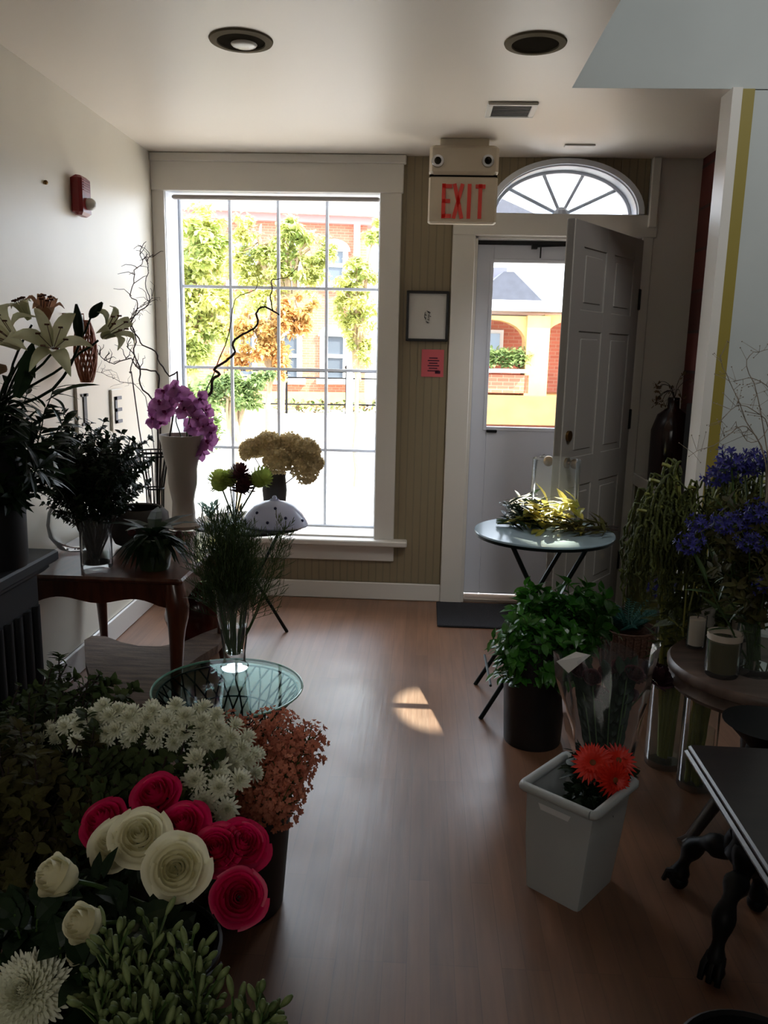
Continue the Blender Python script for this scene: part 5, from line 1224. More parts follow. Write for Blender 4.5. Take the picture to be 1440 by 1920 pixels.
# ---- budding green-white stems at the bottom edge
K = Kit('budding_stem', 'flower'); K.L = 0.42; m = MB(); m2 = MB(); m3 = MB(); r5 = random.Random(77)
m.tube(wob([(0, 0, 0), (0.004, 0, 0.2), (0, 0, 0.40)], 0.002, 3, 5), [0.0035, 0.002], 6)
for i in range(40):
    z = 0.10+0.0072*i; a = i*2.4; d = V(math.cos(a), math.sin(a), 0.9); m2.leaf((0, 0, z), d, (0, 0, 1), 0.055*(1.1-i/70), 0.012, 0.25)
for i in range(10):
    a = i*2.4; z = 0.33+0.007*i; d = V(math.cos(a)*0.8, math.sin(a)*0.8, 1).normalized(); e = V(0, 0, z)+d*(0.034-0.0015*i); m.tube([(0, 0, z-0.012), e], 0.0012, 4)
    m3.tube([(0, 0, z-0.012), e+d*0.003], 0.0012, 4)
    m3.tube([e+d*k*0.0032*(0.7+0.3*(i%3)) for k in range(6)], [0.0012, 0.0026, 0.0034, 0.0036, 0.0030, 0.0014], 7)
m3.tube([(0, 0, 0.31), (0, 0, 0.405)], 0.0024, 6); K.part(m, 'stem', M_stem); K.part(m2, 'leaves', M_lf_mid if False else M_lf_grey); K.part(m3, 'buds', M_bud, smooth='all')
cloud(K, cC+V(0, 0, 0.02), [(190, 1700), (280, 1690), (380, 1720), (450, 1740), (470, 1800), (530, 1830), (545, 1900), (540, 1960), (200, 1990), (140, 1800), (170, 1740)], 36, 0.80, 1.06, 'stem of greenish-white buds in the bunch at the bottom edge', 'budding stems in the bunch at the bottom edge', 0.05)

# ============================================================ RIGHT SIDE
# folding bistro table with a pale glass top, in front of the door
FZT = 0.74
c = PZ(1020, 996, FZT); rf = (PZ(1152, 1000, FZT)-PZ(890, 992, FZT)).length/2; fc = V(c.x, c.y, 0); print('folding', fc, rf)
t = thing('folding_table', fc, 'round folding table with a pale glass top and crossed dark legs before the door', 'table')
m = MB(); m.lathe([(0.001, FZT-0.008), (rf-0.002, FZT-0.008), (rf, FZT-0.004), (rf-0.002, FZT), (0.001, FZT)], fc, 56); m.build('glass_top', mat('frosted_pale_glass', (176, 196, 206), 0.15, trans=0.3), t, smooth=True)
m = MB(); m.lathe([(rf-0.012, FZT-0.020), (rf-0.004, FZT-0.020), (rf-0.004, FZT-0.009), (rf-0.012, FZT-0.009)], fc, 56, close=True); m.build('rim_band', M_iron, t, smooth=True)
def bar(m, p0, p1, w_=0.011, th_=0.006):
    m.tube([p0, p1], w_, 6, flat=th_/w_)
for xa, xb, yy in ((-0.235, 0.15, -0.16), (-0.235, 0.15, 0.15), (0.235, -0.15, -0.13), (0.235, -0.15, 0.18)):
    m = MB(); m.tube([fc+V(xb, yy, FZT-0.012), fc+V(xb*0.05+xa*0.2, yy, FZT*0.5-0.02), fc+V(xa, yy*1.1, 0.0)], 0.0095, 8); m.build('leg', M_iron, t, smooth=True)
m = MB()
for xx, zz, ya, yb in ((-0.20, 0.14, -0.17, 0.16), (0.20, 0.14, -0.14, 0.19), (0.15, FZT-0.014, -0.16, 0.15), (-0.15, FZT-0.014, -0.13, 0.18)): m.tube([fc+V(xx, ya, zz), fc+V(xx, yb, zz)], 0.006, 6)
m.build('cross_bars', M_iron, t)
# bundle of leaves lying on it
def leaf_bundle(x, y, n, L, M_, name, label, seed, head=(1, 0, 0), wd=0.03, spread=0.4, fluff=0.05):
    r = random.Random(seed); c = PZ(x, y, FZT); t = thing(name, V(c.x, c.y, FZT), label, 'greenery'); h = Vector(head).normalized(); sd = V(-h.y, h.x, 0)
    m = MB()
    for i in range(max(5, n//12)): s_ = r.uniform(-.03, .03); m.tube([V(c.x, c.y, FZT+0.006+r.random()*0.02)+sd*s_-h*L*0.5, V(c.x, c.y, FZT+0.008+r.random()*0.02)+sd*s_*0.4+h*L*0.55], 0.0022, 4)
    m.build('stems', M_stem if M_ is not M_lf_brn else M_bark, t)
    m = MB()
    for i in range(n):
        p = V(c.x, c.y, FZT+0.010+r.random()*fluff)+sd*r.uniform(-.08, .08)+h*r.uniform(-0.55, 0.40)*L; d = h*r.uniform(-1, -0.1)+sd*r.uniform(-1, 1)*spread*2+V(0, 0, r.uniform(-0.05, 0.55))
        m.leaf(p, d, (r.uniform(-.4, .4), r.uniform(-.4, .4), 1), 0.085*r.uniform(0.6, 1.2), wd*r.uniform(0.7, 1.1), 0.25)
        for q in range(1): pass
    for v in m.v: v.z = max(v.z, FZT+0.002)
    m.build('leaves', M_, t); return t
leaf_bundle(972, 985, 260, 0.17, M_lf_dark, 'leaf_bundle', 'dark green leaf bundle at the left of the folding table top', 5, (-0.9, -0.2, 0), 0.020, 0.9, 0.10)
leaf_bundle(1040, 990, 150, 0.22, M_lf_yel, 'leaf_bundle', 'yellow and green variegated leaf bundle in the middle of the folding table', 6, (0.9, 0.25, 0), 0.030, 0.5, 0.09)
leaf_bundle(1108, 998, 90, 0.20, M_lf_brn, 'leaf_bundle', 'thin brownish leaf bundle at the right of the folding table top', 7, (0.95, 0.1, 0), 0.014, 0.3, 0.025)
# clear glass cylinder standing on the far side of the table
gp = PZ(1036, 985, FZT); gp.y = min(gp.y, fc.y+rf-0.11); rc_ = 43/F*(gp.y+0.1)
gt = PY(1036, 866, gp.y-rc_).z
cyl_glass('glass_cylinder', V(gp.x, gp.y, FZT), rc_, gt-FZT, 'tall empty clear glass cylinder standing on the folding table', 'vase', base=0.014)

# black bucket of glossy green leaves
pb = PZ(1003, 1408, 0); rbb = 0.105; bc2 = V(pb.x, pb.y+rbb*0.9, 0)
hb2 = PY(1003, 1212, bc2.y-0.1).z; print('bucket right', bc2, hb2)
bucket(bc2, rbb, 0.125, hb2, 'black florist bucket of glossy green leaves in front of the folding table')
K = sprig_kit('salal_stem', 'greenery', 0.5, 110, 0.052, 0.030, M_lf_mid, M_stem, 41, start=0.5, twigs=7, tl=0.28)
cloud(K, bc2, [(950, 1100), (985, 1078), (1040, 1085), (1090, 1078), (1135, 1095), (1150, 1150), (1130, 1200), (1000, 1215), (945, 1190), (940, 1140)], 24, bc2.y-0.16, bc2.y+0.14, 'glossy green leafy stem in the black bucket before the folding table', 'glossy leafy stems in the black bucket before the folding table', 0.05)
# teal fern behind, wicker basket below
p = PZ(1185, 1205, 0); p = V(PY(1180, 1150, 3.55).x, 3.55, 0)
t = thing('fern_basket', p, 'brown wicker basket with a teal-green fern, on the floor beside the open door', 'basket')
m = MB(); m.lathe([(0.09, 0), (0.12, 0.10), (0.125, 0.22), (0.13, 0.24), (0.115, 0.24), (0.11, 0.10), (0.08, 0.01)], p, 28)
for i in range(24): a = i*0.2618; m.tube([p+V(0.092*math.cos(a), 0.092*math.sin(a), 0), p+V(0.123*math.cos(a), 0.123*math.sin(a), 0.10), p+V(0.128*math.cos(a), 0.128*math.sin(a), 0.23)], 0.006, 5)
m.build('basket', mat('wicker', (74, 46, 32), 0.7, bump=0.6, bscale=90), t, smooth=True)
m = MB(); r5 = random.Random(61)
for i in range(26):
    a = r5.uniform(0, 6.28); l_ = r5.uniform(0.12, 0.24); d = V(math.cos(a), math.sin(a), r5.uniform(0.5, 1.6)).normalized(); b = p+V(0, 0, 0.22); e = b+d*l_+V(0, 0, -0.03); m.tube([b, b+d*l_*0.6+V(0, 0, 0.02), e], [0.002, 0.001], 4)
    for j in range(12):
        q = b.lerp(e, (j+2)/14); 
        for sg in (-1, 1): m.leaf(q, V(-d.y, d.x, 0.1)*sg+d*0.5, (0, 0, 1), 0.045*(1-j/18), 0.011, 0.2)
m.build('fronds', M_teal, t)

# ---- white square bucket
zr_ = 0.40
fb = PZ(1083, 1712, 0); lb = PZ(1000, 1662, 0); rb2 = PZ(1188, 1655, 0)
fr_ = PY(1112, 1530, fb.y-0.01); print('white bucket', fb, lb, rb2, fr_)
zr_ = fr_.z
ftop = PZ(1115, 1528, zr_); ltop = PZ(978, 1468, zr_); btop = PZ(1062, 1412, zr_); rtop = ftop+btop-ltop
rb2 = fb + (rtop-ftop)*0.80; lb = fb+(ltop-ftop)*0.74; bb2 = lb+rb2-fb
rb2.z = lb.z = bb2.z = fb.z = 0
print('tops', ftop, ltop, btop, rtop)
cen = (fb+lb+rb2+bb2)/4; ctop = (ftop+ltop+btop+rtop)/4
t = thing('square_bucket', V(cen.x, cen.y, 0), 'white square plastic bucket with a rolled rim, red gerberas inside', 'bucket')
def ring4(cs, z, k=1.0, cc=None, rr_=0.07):
    out = []; cc = cc or sum(cs, V(0, 0, 0))/4
    for i in range(4):
        a, b, d = cs[i], cs[(i+1) % 4], cs[(i-1) % 4]
        for u in (0.0, 0.5, 1.0):
            p = a + (d-a)*rr_*(1-u)**2 + (b-a)*rr_*u**2 ; p = cc+(p-cc)*k; p.z = z; out.append(p)
    return out
B4 = [fb, rb2, bb2, lb]; T4 = [ftop, rtop, btop, ltop]
def mix4(u): return [B4[i].lerp(V(T4[i].x, T4[i].y, 0), u) for i in range(4)]
m = MB(); rings = [ring4(mix4(0), 0), ring4(mix4(0.5), zr_*0.5, 0.99), ring4(mix4(1), zr_-0.03, 0.93), ring4(mix4(1), zr_-0.012, 0.93), ring4(mix4(1), zr_-0.012, 0.905), ring4(mix4(0.5), zr_*0.5, 0.965), ring4(mix4(0), 0.012, 0.96)]
nr = 12; vs = [p for r_ in rings for p in r_]; fs = []
slot = {(2, 10), }
for i in range(len(rings)-1):
    for k in range(nr): fs.append((i*nr+k, i*nr+(k+1) % nr, (i+1)*nr+(k+1) % nr, (i+1)*nr+k))
fs.append(tuple(range(nr-1, -1, -1))); fs.append(tuple(6*nr+k for k in range(nr))); m.add(vs, fs); m.build('body', M_wplast, t, smooth=True)
m = MB(); rr4 = ring4(mix4(1), zr_, 0.99, None, 0.05); rr4 += [rr4[0], rr4[1]]
m.tube([V(p.x, p.y, zr_-0.006) for p in rr4[:-1]], 0.0135, 8); m.build('rolled_rim', M_wplast, t, smooth=True)
# handle slot as a pale patch on the left face, the lit inside painted on
nrm = (ftop-ltop).cross(V(0, 0, 1)).normalized(); nrm = nrm if nrm.dot(ctop-ftop) < 0 else -nrm
m = MB(); ga = ltop.lerp(ftop, 0.22); gb = ltop.lerp(ftop, 0.70)
for q0, q1, dz in ((ga, gb, -0.075),):
    P0 = V(q0.x, q0.y, 0); P1 = V(q1.x, q1.y, 0); n_ = 14; ctr_ = []
    pts = [P0.lerp(P1, i/n_)+V(0, 0, zr_-0.040-0.034*math.sin(math.pi*i/n_)**0.5) for i in range(n_+1)]; tops_ = [P0.lerp(P1, i/n_)+V(0, 0, zr_-0.038) for i in range(n_+1)]
    off = -nrm*0.010*-1
    vs = []
    cz_ = V(ctop.x, ctop.y, 0)
    for a_, b_ in zip(pts, tops_):
        for q_ in (a_, b_): s_q = 0.93-0.035*(zr_-0.03-q_.z)/0.1; w_q = V(cz_.x+(q_.x-cz_.x)*s_q, cz_.y+(q_.y-cz_.y)*s_q, q_.z); vs.append(w_q+nrm*0.004)
    m.add(vs, [(2*i, 2*i+1, 2*i+3, 2*i+2) for i in range(n_)])
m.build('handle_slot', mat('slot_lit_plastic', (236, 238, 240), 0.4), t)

# gerberas
K = Kit('gerbera', 'flower'); m = MB()
for ring_, (n_, l_, el) in enumerate(((22, 0.052, 0.12), (22, 0.045, 0.35), (16, 0.028, 0.7))):
    for k in range(n_):
        a = (k+0.5*ring_)/n_*6.2832; d = V(math.cos(a)*math.cos(el), math.sin(a)*math.cos(el), math.sin(el)); m.leaf(V(0, 0, 0.002*ring_)+d*0.006, d, (0, 0, 1), l_, 0.0115, 0.18, 0.2)
K.part(m, 'petals', M_gerb)
m = MB(); m.ball((0, 0, 0.006), 0.012, 12, 6, 0.6); K.part(m, 'heart', M_gerbc, smooth=True)
m = MB(); m.tube(wob([(0, 0, 0), (0.004, 0.01, -0.08), (0, 0.02, -0.24)], 0.001, 3, 1), 0.0028, 6); K.part(m, 'stem', M_stem)
r6 = random.Random(91)
K.put(PY(1112, 1432, ctop.y-0.0), (-0.25, -0.7, 0.7), 0.3, 1.05, label='red gerbera at the left in the white square bucket')
K.put(PY(1158, 1428, ctop.y+0.03), (0.15, -0.6, 0.8), 1.3, 1.0, label='red gerbera at the upper right in the white square bucket')
K.put(PY(1150, 1462, ctop.y-0.03), (0.35, -0.85, 0.35), 2.3, 0.95, label='red gerbera hanging lowest at the right in the white square bucket')
KG = sprig_kit('dark_leaf_stem', 'greenery', 0.45, 60, 0.065, 0.034, M_lf_dark, M_stem, 73, start=0.72, twigs=4, tl=0.2)
cloud(KG, V(cen.x, cen.y, 0.0), [(1075, 1400), (1110, 1380), (1170, 1380), (1210, 1390), (1190, 1430), (1150, 1460), (1100, 1480), (1080, 1460)], 12, ctop.y-0.04, ctop.y+0.14, 'dark leafy stem around the gerberas in the white square bucket', 'dark leafy stems in the white square bucket', 0.03)
# cellophane-wrapped bouquet standing in the bucket, leaning back to the right
Yb = ctop.y+0.20
b0 = PY(1130, 1500, ctop.y+0.02); tl = PY(1045, 1235, Yb); tr = PY(1232, 1222, Yb+0.04)
t = thing('wrapped_bouquet', b0, 'cellophane-wrapped bouquet of dark red flowers leaning out of the white square bucket', 'bouquet')
m = MB(); r5 = random.Random(19); nn, mm = 30, 9; vs = []
tc = (tl+tr)/2; hx_ = (tr-tl)/2; ax = (tc-b0); sdd = hx_.cross(ax).normalized()
for i in range(mm):
    u = i/(mm-1); cc = b0+ax*u
    for k in range(nn):
        a = k/nn*6.2832; rad = 0.30+0.70*u**0.8
        cr = 1+0.07*math.sin(a*7+u*5)+0.05*math.sin(a*13-u*9)+r5.uniform(-.02, .02); pnt = cc+hx_*math.cos(a)*rad*cr+sdd*math.sin(a)*hx_.length*0.62*rad*cr
        if i == mm-1: pnt += ax.normalized()*0.028*math.sin(a*4+1)
        vs.append(pnt)
m.add(vs, [(i*nn+k, i*nn+(k+1) % nn, (i+1)*nn+(k+1) % nn, (i+1)*nn+k) for i in range(mm-1) for k in range(nn)]); m.build('cellophane', M_plastic, t, smooth='all')
pl_ = MB(); q0 = PY(1043, 1240, Yb-0.06); q1 = PY(1080, 1222, Yb-0.04); q2 = PY(1108, 1228, Yb-0.06); q3 = PY(1066, 1262, Yb-0.08)
pl_.add([q0, q1, q2, q3, q0+V(0, .003, -.002), q1+V(0, .003, -.002), q2+V(0, .003, -.002), q3+V(0, .003, -.002)], [(0, 1, 2, 3), (7, 6, 5, 4), (0, 4, 5, 1), (1, 5, 6, 2), (2, 6, 7, 3), (3, 7, 4, 0)]); pl_.build('price_card', M_paper, t)
fl0 = None
for x, y, dy in ((1085, 1255, 0), (1110, 1270, -.04), (1165, 1250, .02), (1190, 1262, -.02), (1140, 1262, 0.03), (1125, 1300, -.03), (1178, 1300, 0)):
    p = PY(x, y, Yb-0.01+dy)
    if fl0 is None:
        o = rose_mesh(3, 0.030, 0.036, 18); o.v = [v*1.0 for v in o.v]; fl0 = o.build('bloom', M_darkfl, t, base=(0, 0, 0), smooth='all'); b = fl0
    else: b = fl0.copy(); C.objects.link(b)
    b.parent = t; b.location = p-b0; b.rotation_mode = 'QUATERNION'; b.rotation_quaternion = Vector((0, 0, 1)).rotation_difference(V(0.1, -0.5, 0.9).normalized()) @ Quaternion((0, 0, 1), x)
m = MB()
for i in range(120):
    u = r5.uniform(0.2, 0.85); a = r5.uniform(0, 6.28); p = b0+ax*u+hx_*0.55*math.cos(a)*u+sdd*0.35*hx_.length*math.sin(a)*u; m.leaf(p, ax.normalized()+V(math.cos(a), math.sin(a), 0)*0.6, (0, -1, 0.2), 0.075, 0.03, 0.3)
m.build('leaves', M_lf_dark, t)
m = MB()
for i in range(8): a = i*0.785; m.tube([b0-ax*0.25+V(0, -0.01, 0.03), b0+ax*0.85+hx_*0.5*math.cos(a)+sdd*0.04*math.sin(a)], 0.0022, 5)
m.build('stems', M_stem, t)
m = MB(); rose_dark = PY(1238, 1262, Yb+0.02)
K = Kit('dark_bloom', 'flower'); K.part(rose_mesh(33, 0.042, 0.05, 24), 'bloom', mat('near_black_red', (46, 14, 24), 0.6), smooth='all')
m = MB(); m.tube([(0, 0, -0.02), (0, 0, -0.30)], 0.003, 6); K.part(m, 'stem', M_stem)
K.put(rose_dark, (0.4, -0.4, 0.9), 0, 1, label='almost black red bloom just right of the cellophane bouquet')
t = thing('cellophane_sheet', PY(1150, 1690, ctop.y+0.02), None, 'sheet') if False else None

# ---- round wooden table on the right with candle glasses
RZ = 0.56
c = PZ(1257, 1235, RZ); r4 = 0.27; far = PZ(1330, 1180, RZ)
tcn = V(c.x+r4*0.985, c.y-0.02, 0); print('round table', tcn, far)
t = thing('pedestal_table', tcn, 'round greyed wood table with a double-ridged rim at the right edge, carrying candles', 'table')
m = MB(); m.lathe([(0.001, RZ-0.02), (r4-0.06, RZ-0.022), (r4-0.03, RZ-0.07), (r4-0.012, RZ-0.075), (r4-0.004, RZ-0.062), (r4-0.016, RZ-0.050), (r4-0.016, RZ-0.036), (r4-0.002, RZ-0.028), (r4, RZ-0.010), (r4-0.008, RZ), (r4-0.02, RZ-0.004), (0.001, RZ-0.004)], tcn, 72); m.build('tabletop', M_rwood, t, smooth=True)
m = MB(); m.lathe([(0.035, 0.10), (0.05, 0.14), (0.035, 0.24), (0.045, 0.36), (0.03, 0.44), (0.07, RZ-0.03), (0.07, RZ-0.02)], tcn, 24); m.build('column', M_dwood, t, smooth=True)
for k in range(3): a = R(200+k*120); m = MB(); m.tube([tcn+V(0.03*math.cos(a), 0.03*math.sin(a), 0.16), tcn+V(0.12*math.cos(a), 0.12*math.sin(a), 0.13), tcn+V(0.20*math.cos(a), 0.20*math.sin(a), 0.03), tcn+V(0.23*math.cos(a), 0.23*math.sin(a), 0.018)], [0.024, 0.02, 0.016, 0.018], 8); m.build('leg', M_dwood, t, smooth=True)
# candle glasses
for i, (x, y, r_, h_, lab) in enumerate(((1303, 1212, 0.027, 0.105, 'white candle in a glass, leftmost of the cluster on the round wooden table'), (1322, 1192, 0.027, 0.115, 'white candle in a glass behind the leftmost, second from the left'), (1384, 1198, 0.027, 0.12, 'white candle in a glass at the back right of the cluster'), (1352, 1172, 0.026, 0.12, 'white candle in a glass, farthest back in the cluster'))):
    p = PZ(x, y, RZ)
    p.z = RZ-0.004
    t = thing('candle_glass', p, lab, 'candle')
    m = MB(); m.lathe([(r_*0.9, 0), (r_, 0.006), (r_*1.05, h_), (r_*0.99, h_), (r_*0.94, 0.01), (0.001, 0.008)], p, 28); m.build('glass', M_vglass, t, smooth=True)
    m = MB(); m.lathe([(r_*0.9, 0.012), (r_*0.94, h_*0.9), (r_*0.7, h_*0.92), (0.001, h_*0.915)], p, 28); m.build('wax', M_candle, t, smooth=True)
    m = MB(); m.tube([p+V(0, 0, h_*0.90), p+V(0.001, 0, h_*0.99)], 0.0012, 5); m.build('wick', M_ink, t)
p = PZ(1352, 1262, RZ); p.z = RZ-0.004; rj = 0.047; hj = PY(1352, 1192, p.y-0.04).z-RZ
t = thing('candle_jar', p, 'large glass jar candle with a pale rim at the front of the candle cluster', 'candle')
m = MB(); m.lathe([(rj*0.92, 0), (rj, 0.008), (rj, hj), (rj*0.94, hj), (rj*0.94, 0.012), (0.001, 0.01)], p, 36); m.build('glass', M_vglass, t, smooth=True)
m = MB(); m.lathe([(rj*0.90, 0.014), (rj*0.92, hj*0.80), (0.001, hj*0.8)], p, 30); m.build('wax', mat('olive_wax', (96, 90, 52), 0.5, trans=0.2), t, smooth=True)
m = MB(); m.lathe([(rj*1.01, hj*0.86), (rj*1.02, hj*1.0), (rj*0.92, hj*1.0), (rj*0.92, hj*0.86)], p, 36, close=True); m.build('pale_band', M_candle, t, smooth=True)

# ---- amaranthus, blue flowers and twigs in tall vases behind the round table
va = V(PY(1262, 1250, 2.75).x, 2.75, 0)
def tallglass(c, r_, h_, label): return cyl_glass('tall_glass_vase', c, r_, h_, label, 'vase', base=0.02, th=0.005, water=h_*0.4)
ha = PY(1262, 1035, 2.70).z
tallglass(va, 0.07, ha, 'tall clear floor vase of drooping green amaranthus left of the blue flowers')
K = Kit('amaranthus', 'flower'); K.L = 0.5; m = MB(); m2 = MB(); r5 = random.Random(29)
m.tube(wob([(0, 0, 0), (0.0, 0, 0.3), (0.02, 0, 0.5), (0.05, 0, 0.53)], 0.002, 3, 4), [0.005, 0.003], 6)
for i in range(22):
    a = r5.uniform(-1.5, 1.5); l_ = r5.uniform(0.04, 0.13); o_ = r5.uniform(0.015, 0.06); p0 = V(0.02, 0, 0.44+r5.uniform(0, 0.08)); ds = V(math.cos(a), math.sin(a), 0)
    pts = wob([p0, p0+ds*o_*0.6+V(0, 0, 0.02), p0+ds*o_+V(0, 0, -0.04), p0+ds*(o_+0.012)+V(0, 0, -l_*0.6), p0+ds*(o_+0.010)+V(0, 0, -l_)], 0.0035, 5, i)
    m2.tube(pts, [0.0012+0.0013*math.sin(math.pi*k/(len(pts)-1)) for k in range(len(pts))], 6)
for i in range(14): a = i*2.4; m2.leaf((0, 0, 0.2+i*0.02), (math.cos(a), math.sin(a), 0.4), (0, 0, 1), 0.04, 0.014, 0.4)
K.part(m, 'stem', M_pstem); K.part(m2, 'tassels', M_amar, smooth='all')
r6 = random.Random(4)
for i, (x, y, a) in enumerate(((1275, 910, 3.1), (1300, 890, 2.6), (1330, 885, 0.2), (1360, 900, 0.0), (1395, 910, 0.3), (1255, 930, 3.5), (1290, 935, 4.4), (1340, 925, 5.0), (1380, 940, 5.4), (1315, 915, 4.0), (1410, 930, 0.6), (1265, 950, 3.9), (1325, 950, 4.7), (1245, 960, 3.3))):
    p = PY(x, y, 2.70+r6.uniform(-.1, .1)); b = va+V(0.02*math.cos(a), 0.02*math.sin(a), 0.03) if x < 1340 else V(PY(1330, 1200, 2.6).x, 2.6, 0.03)
    d = p-b; K.put(b, d, a, d.length/0.52, label='drooping green amaranthus stem %s' % ('in the left floor vase' if x < 1340 else 'among the blue flowers, right of the floor vase'), group='green amaranthus stems, %s' % ('left' if x < 1340 else 'right'))
vb = V(PY(1330, 1200, 2.6).x, 2.6, 0); tallglass(vb, 0.06, 0.52, 'second tall clear floor vase, hidden by stems behind the round wooden table')
# blue flowers
K = Kit('blue_flower', 'flower'); K.L = 0.5; m = MB(); m2 = MB()
m.tube(wob([(0, 0, 0), (0.005, 0, 0.25), (0, 0, 0.5)], 0.002, 3, 5), [0.0035, 0.0025], 6)
r5 = random.Random(37)
for i in range(26):
    z = 1-1.3*(i+0.5)/26; a = i*2.4; s_ = math.sqrt(max(0, 1-z*z)); n_ = V(s_*math.cos(a), s_*math.sin(a), z); c_ = V(0, 0, 0.5)+n_*V(1, 1, 0.8).length*0.015*(1+0.5*(i%3)); u = n_.orthogonal().normalized(); v = n_.cross(u)
    m.tube([(0, 0, 0.49), c_], 0.001, 3)
    for k in range(6): m2.strap(c_, u*math.cos(k*1.047)+v*math.sin(k*1.047)+n_*0.7, n_, 0.015, 0.006, -0.15)
for i in range(8): a = i*2.4; m.leaf((0, 0, 0.15+i*0.03), (math.cos(a), math.sin(a), 1), (0, 0, 1), 0.10, 0.016, 0.2)
K.part(m, 'stem', M_stem); K.part(m2, 'florets', M_bluefl)
vc2 = V(PY(1420, 1200, 2.25).x, 2.25, RZ-0.004); tallglass(vc2, 0.055, 0.26, 'clear glass vase of blue flowers on the round wooden table, at the right edge')
for x, y, Y, lab in ((1370, 858, 2.35, 'blue flower standing highest against the pale wall'), (1395, 866, 2.4, 'blue flower just right of the highest one'), (1432, 862, 2.35, 'blue flower at the right edge, level with the highest ones'), (1350, 885, 2.4, 'blue flower just below and left of the highest one'), (1360, 975, 2.2, 'blue flower in the middle of the blue group'), (1392, 968, 2.25, 'blue flower right of the middle of the group'), (1310, 978, 2.35, 'small blue flower left of the middle of the group'), (1290, 1015, 2.2, 'blue flower lowest at the left, over the drooping amaranthus'), (1425, 955, 2.2, 'blue flower at the right edge, below the top ones'), (1405, 1010, 2.15, 'blue flower below the middle of the group'), (1436, 1095, 2.1, 'blue flower low at the right edge'), (1245, 1095, 2.9, 'dim blue flower low beside the left floor vase')):
    p = PY(x, y, Y); b = vc2+V(r6.uniform(-.02, .02), r6.uniform(-.02, .02), 0.02) if x > 1255 else va+V(0, 0, 0.03); d = p-b; K.put(b, d, r6.uniform(0, 6), d.length/0.52, label=lab)
KS = sprig_kit('blue_bunch_foliage', 'greenery', 0.5, 120, 0.05, 0.02, M_lf_brn, M_stem, 83, start=0.35, twigs=7, tl=0.3)
cloud(KS, vc2+V(0, 0, 0.02), [(1365, 930), (1440, 900), (1460, 1060), (1440, 1080), (1400, 1060), (1365, 1010)], 11, 2.12, 2.35, 'leafy stem among the blue flowers at the right edge', 'leafy stems among the blue flowers', 0.03)
KS2 = sprig_kit('pale_reed', 'greenery', 0.5, 30, 0.06, 0.02, M_amar, M_pstem, 84, start=0.6, twigs=2, tl=0.2)
cloud(KS2, vb, [(1280, 1000), (1350, 1000), (1350, 1060), (1285, 1060)], 10, 2.5, 2.65, 'pale green upright stem behind the candles', 'pale upright stems behind the candles', 0.04)
# dry twigs against the pale wall
for k, pp in enumerate((((1438, 900), (1400, 790), (1360, 700), (1350, 665)), ((1438, 900), (1425, 760), (1400, 675), (1440, 655)), ((1438, 900), (1400, 800), (1350, 830), (1300, 850)), ((1438, 900), (1440, 800), (1390, 760), (1345, 795)), ((1438, 900), (1450, 760), (1420, 710), (1375, 715)), ((1438, 900), (1455, 800), (1410, 830), (1380, 790)))):
    pts = [vc2+V(0, 0, 0.02)]+[PY(x, y, 2.3) for x, y in pp]; o = MB(); wp = wob(pts, 0.003, 5, k); o.tube(wp, [0.0022, 0.0008], 5); r5 = random.Random(k)
    for j in range(16): q = wp[int(len(wp)*(0.45+0.54*r5.random()))]; e = q+V(r5.uniform(-.05, .02), r5.uniform(-.02, .02), r5.uniform(-.03, .05)); o.tube([q, e], [0.0008, 0.0005], 3); o.ball(e, 0.002, 5, 3)
    tag(o.build('dry_twig', M_twig, base=pts[0]), 'fine dry grass twig arching in front of the pale blue wall at the right', 'twig', 'dry twigs against the pale blue wall')

# ---- things on the ledge
YL = 4.0
p = PX(1258, 860, 1.27); p = V(1.27, PX(1258, 860, 1.27).y, 0.80); p.y = 4.22
hh_ = PY(1250, 745, p.y).z-0.80
m = MB(); m.lathe([(0.085, 0), (0.098, 0.015), (0.10, hh_*0.62), (0.075, hh_*0.80), (0.03, hh_*0.88), (0.028, hh_), (0.022, hh_), (0.022, hh_*0.88), (0.07, hh_*0.76), (0.09, 0.02)], p, 32)
tag(m.build('dark_bottle', mat('brown_bottle_glass', (36, 18, 16), 0.15), smooth=True), 'squat dark brown bottle on the white ledge beside the door', 'bottle')
t = thing('dried_flowers', p+V(0, 0, 0.012), 'drooping dried brown flowers in the dark bottle on the ledge', 'flowers'); m = MB(); m2 = MB(); r5 = random.Random(51); mo = p+V(0, 0, hh_)
for i in range(12):
    a = r5.uniform(0, 6.28); e = mo+V(0.09*math.cos(a), 0.09*math.sin(a), r5.uniform(-0.06, 0.12)); e.x = min(e.x, XR-0.02); m.tube(wob([p+V(0, 0, 0.02), mo+V(0, 0, -0.01), mo.lerp(e, 0.6)+V(0, 0, 0.04), e], 0.001, 3, i), 0.0015, 4)
    for j in range(14): d = V(r5.uniform(-1, 1), r5.uniform(-1, 1), r5.uniform(-1, 1)); q = e+d*0.01; q.x = min(q.x, XR-0.03); m2.strap(q, d, (0, 0, 1), 0.02, 0.008, 0.2)
m.build('stems', M_bark, t); m2.build('petals', mat('dried_brown_petals', (110, 86, 58), 0.8), t)
q = V(PY(1277, 850, 3.92).x, 3.92, 0.80); m = MB(); m.lathe([(0.032, 0), (0.034, 0.004), (0.034, 0.125), (0.028, 0.13), (0.001, 0.128)], q, 28); tag(m.build('pillar_candle', mat('pink_wax', (186, 130, 118), 0.5), smooth=True), 'dusty pink pillar candle on the ledge, in front of the dark bottle', 'candle')
q = PY(1296, 860, 3.76); zt2 = PY(1300, 758, 3.76).z; m = MB(); m.cbox((q.x-0.012, 3.70, 0.80), (q.x+0.012, 3.86, zt2), 0.003)
tag(m.build('slim_book', mat('blue_black_cover', (24, 30, 38), 0.35)), 'tall slim blue-black book standing upright on the ledge by the white trim', 'book')

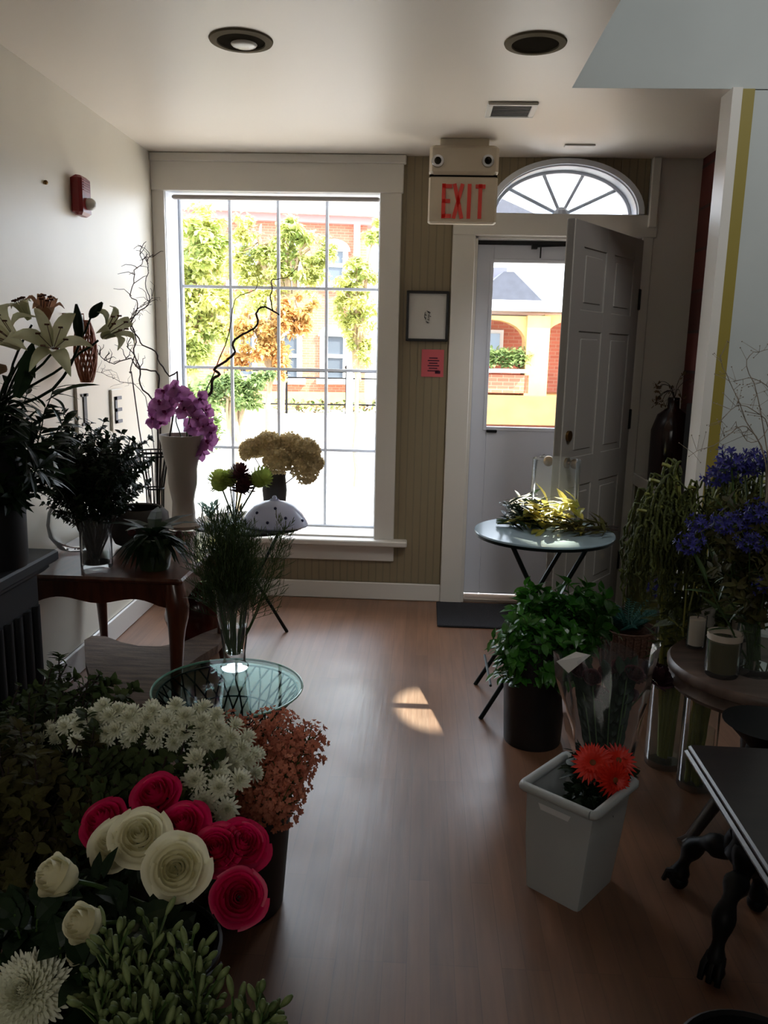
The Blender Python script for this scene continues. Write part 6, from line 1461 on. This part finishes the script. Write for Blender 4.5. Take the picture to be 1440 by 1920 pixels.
# ---- dark table with carved claw legs, bottom right corner
SZ = 0.62
k0 = PZ(1283, 1392, SZ); k1 = PZ(1440, 1640, SZ); print('corner table', k0, k1)
u_ = (k1-k0).normalized(); v_ = V(-u_.y, u_.x, 0); v_ = v_ if v_.x > 0 else -v_
ang = math.atan2(v_.y, v_.x)
LT, WT_ = 0.62, 0.55
Mt = Matrix(((v_.x, u_.x, 0, k0.x), (v_.y, u_.y, 0, k0.y), (0, 0, 1, 0), (0, 0, 0, 1)))
t = thing('carved_table', Mt @ V(WT_/2, LT/2, 0), 'dark table with a moulded edge and black carved claw legs in the bottom right corner', 'table')
def xb(m_): m_.v = [Mt @ v for v in m_.v]; return m_
m = MB(); m.cbox((0.006, 0.006, SZ-0.012), (WT_, LT, SZ), 0.004); m.cbox((0, 0, SZ-0.026), (WT_, LT, SZ-0.012), 0.005); m.cbox((0.012, 0.012, SZ-0.04), (WT_-0.012, LT-0.012, SZ-0.026), 0.005); xb(m).build('tabletop', M_dwood, t)
m = MB(); m.lathe([(0.001, 0.17), (0.03, 0.18), (0.06, 0.22), (0.045, 0.26), (0.055, 0.33), (0.035, 0.40), (0.05, 0.46), (0.038, 0.52), (0.09, SZ-0.045), (0.10, SZ-0.04)], (0, 0, 0), 28)
pc_ = PZ(1405, 1620, 0.2); pc_ = V(pc_.x, pc_.y, 0); m.v = [v+pc_ for v in m.v]; m.build('column', M_biron, t, smooth=True); print('col', pc_)
f1 = PZ(1272, 1652, 0.02); f2 = PZ(1338, 1822, 0.02); f3 = pc_+(pc_-f1)*0.9; f3.z = 0.02; f4 = pc_+(pc_-f2)*0.6; f4.z = 0.02
for fp in (f1, f2, f3, f4):
    d = V(fp.x-pc_.x, fp.y-pc_.y, 0); L0 = d.length; d = d/L0; b_ = V(pc_.x, pc_.y, 0)
    m = MB(); pts = [b_+d*0.03+V(0, 0, 0.26), b_+d*L0*0.28+V(0, 0, 0.20), b_+d*L0*0.55+V(0, 0, 0.19), b_+d*L0*0.80+V(0, 0, 0.15), b_+d*L0*0.95+V(0, 0, 0.08), b_+d*L0+V(0, 0, 0.028)]
    wp = wob(pts, 0.0, 5, 1); m.tube(wp, [0.030-0.012*(k/(len(wp)-1))+0.006*math.sin(k*0.9) for k in range(len(wp))], 10)
    lg = m.build('leg', M_biron, t, smooth=True)
    m = MB(); m.ball(b_+d*L0+V(0, 0, 0.026), 0.026, 12, 8)
    sdv = V(-d.y, d.x, 0)
    for s_ in (-1, 0, 1): m.tube([b_+d*L0*0.96+sdv*0.012*s_+V(0, 0, 0.06), b_+d*(L0+0.022)+sdv*0.018*s_+V(0, 0, 0.045), b_+d*(L0+0.034)+sdv*0.020*s_+V(0, 0, 0.012)], [0.011, 0.007], 7)
    m.build('claw_foot', M_biron, lg, smooth=True)

# another black bucket cut off by the bottom right corner of the view
pq = PZ(1395, 1990, 0.30); bucket(V(pq.x+0.02, pq.y-0.02, 0), 0.10, 0.125, 0.30, 'black florist bucket mostly cut off by the bottom right corner')
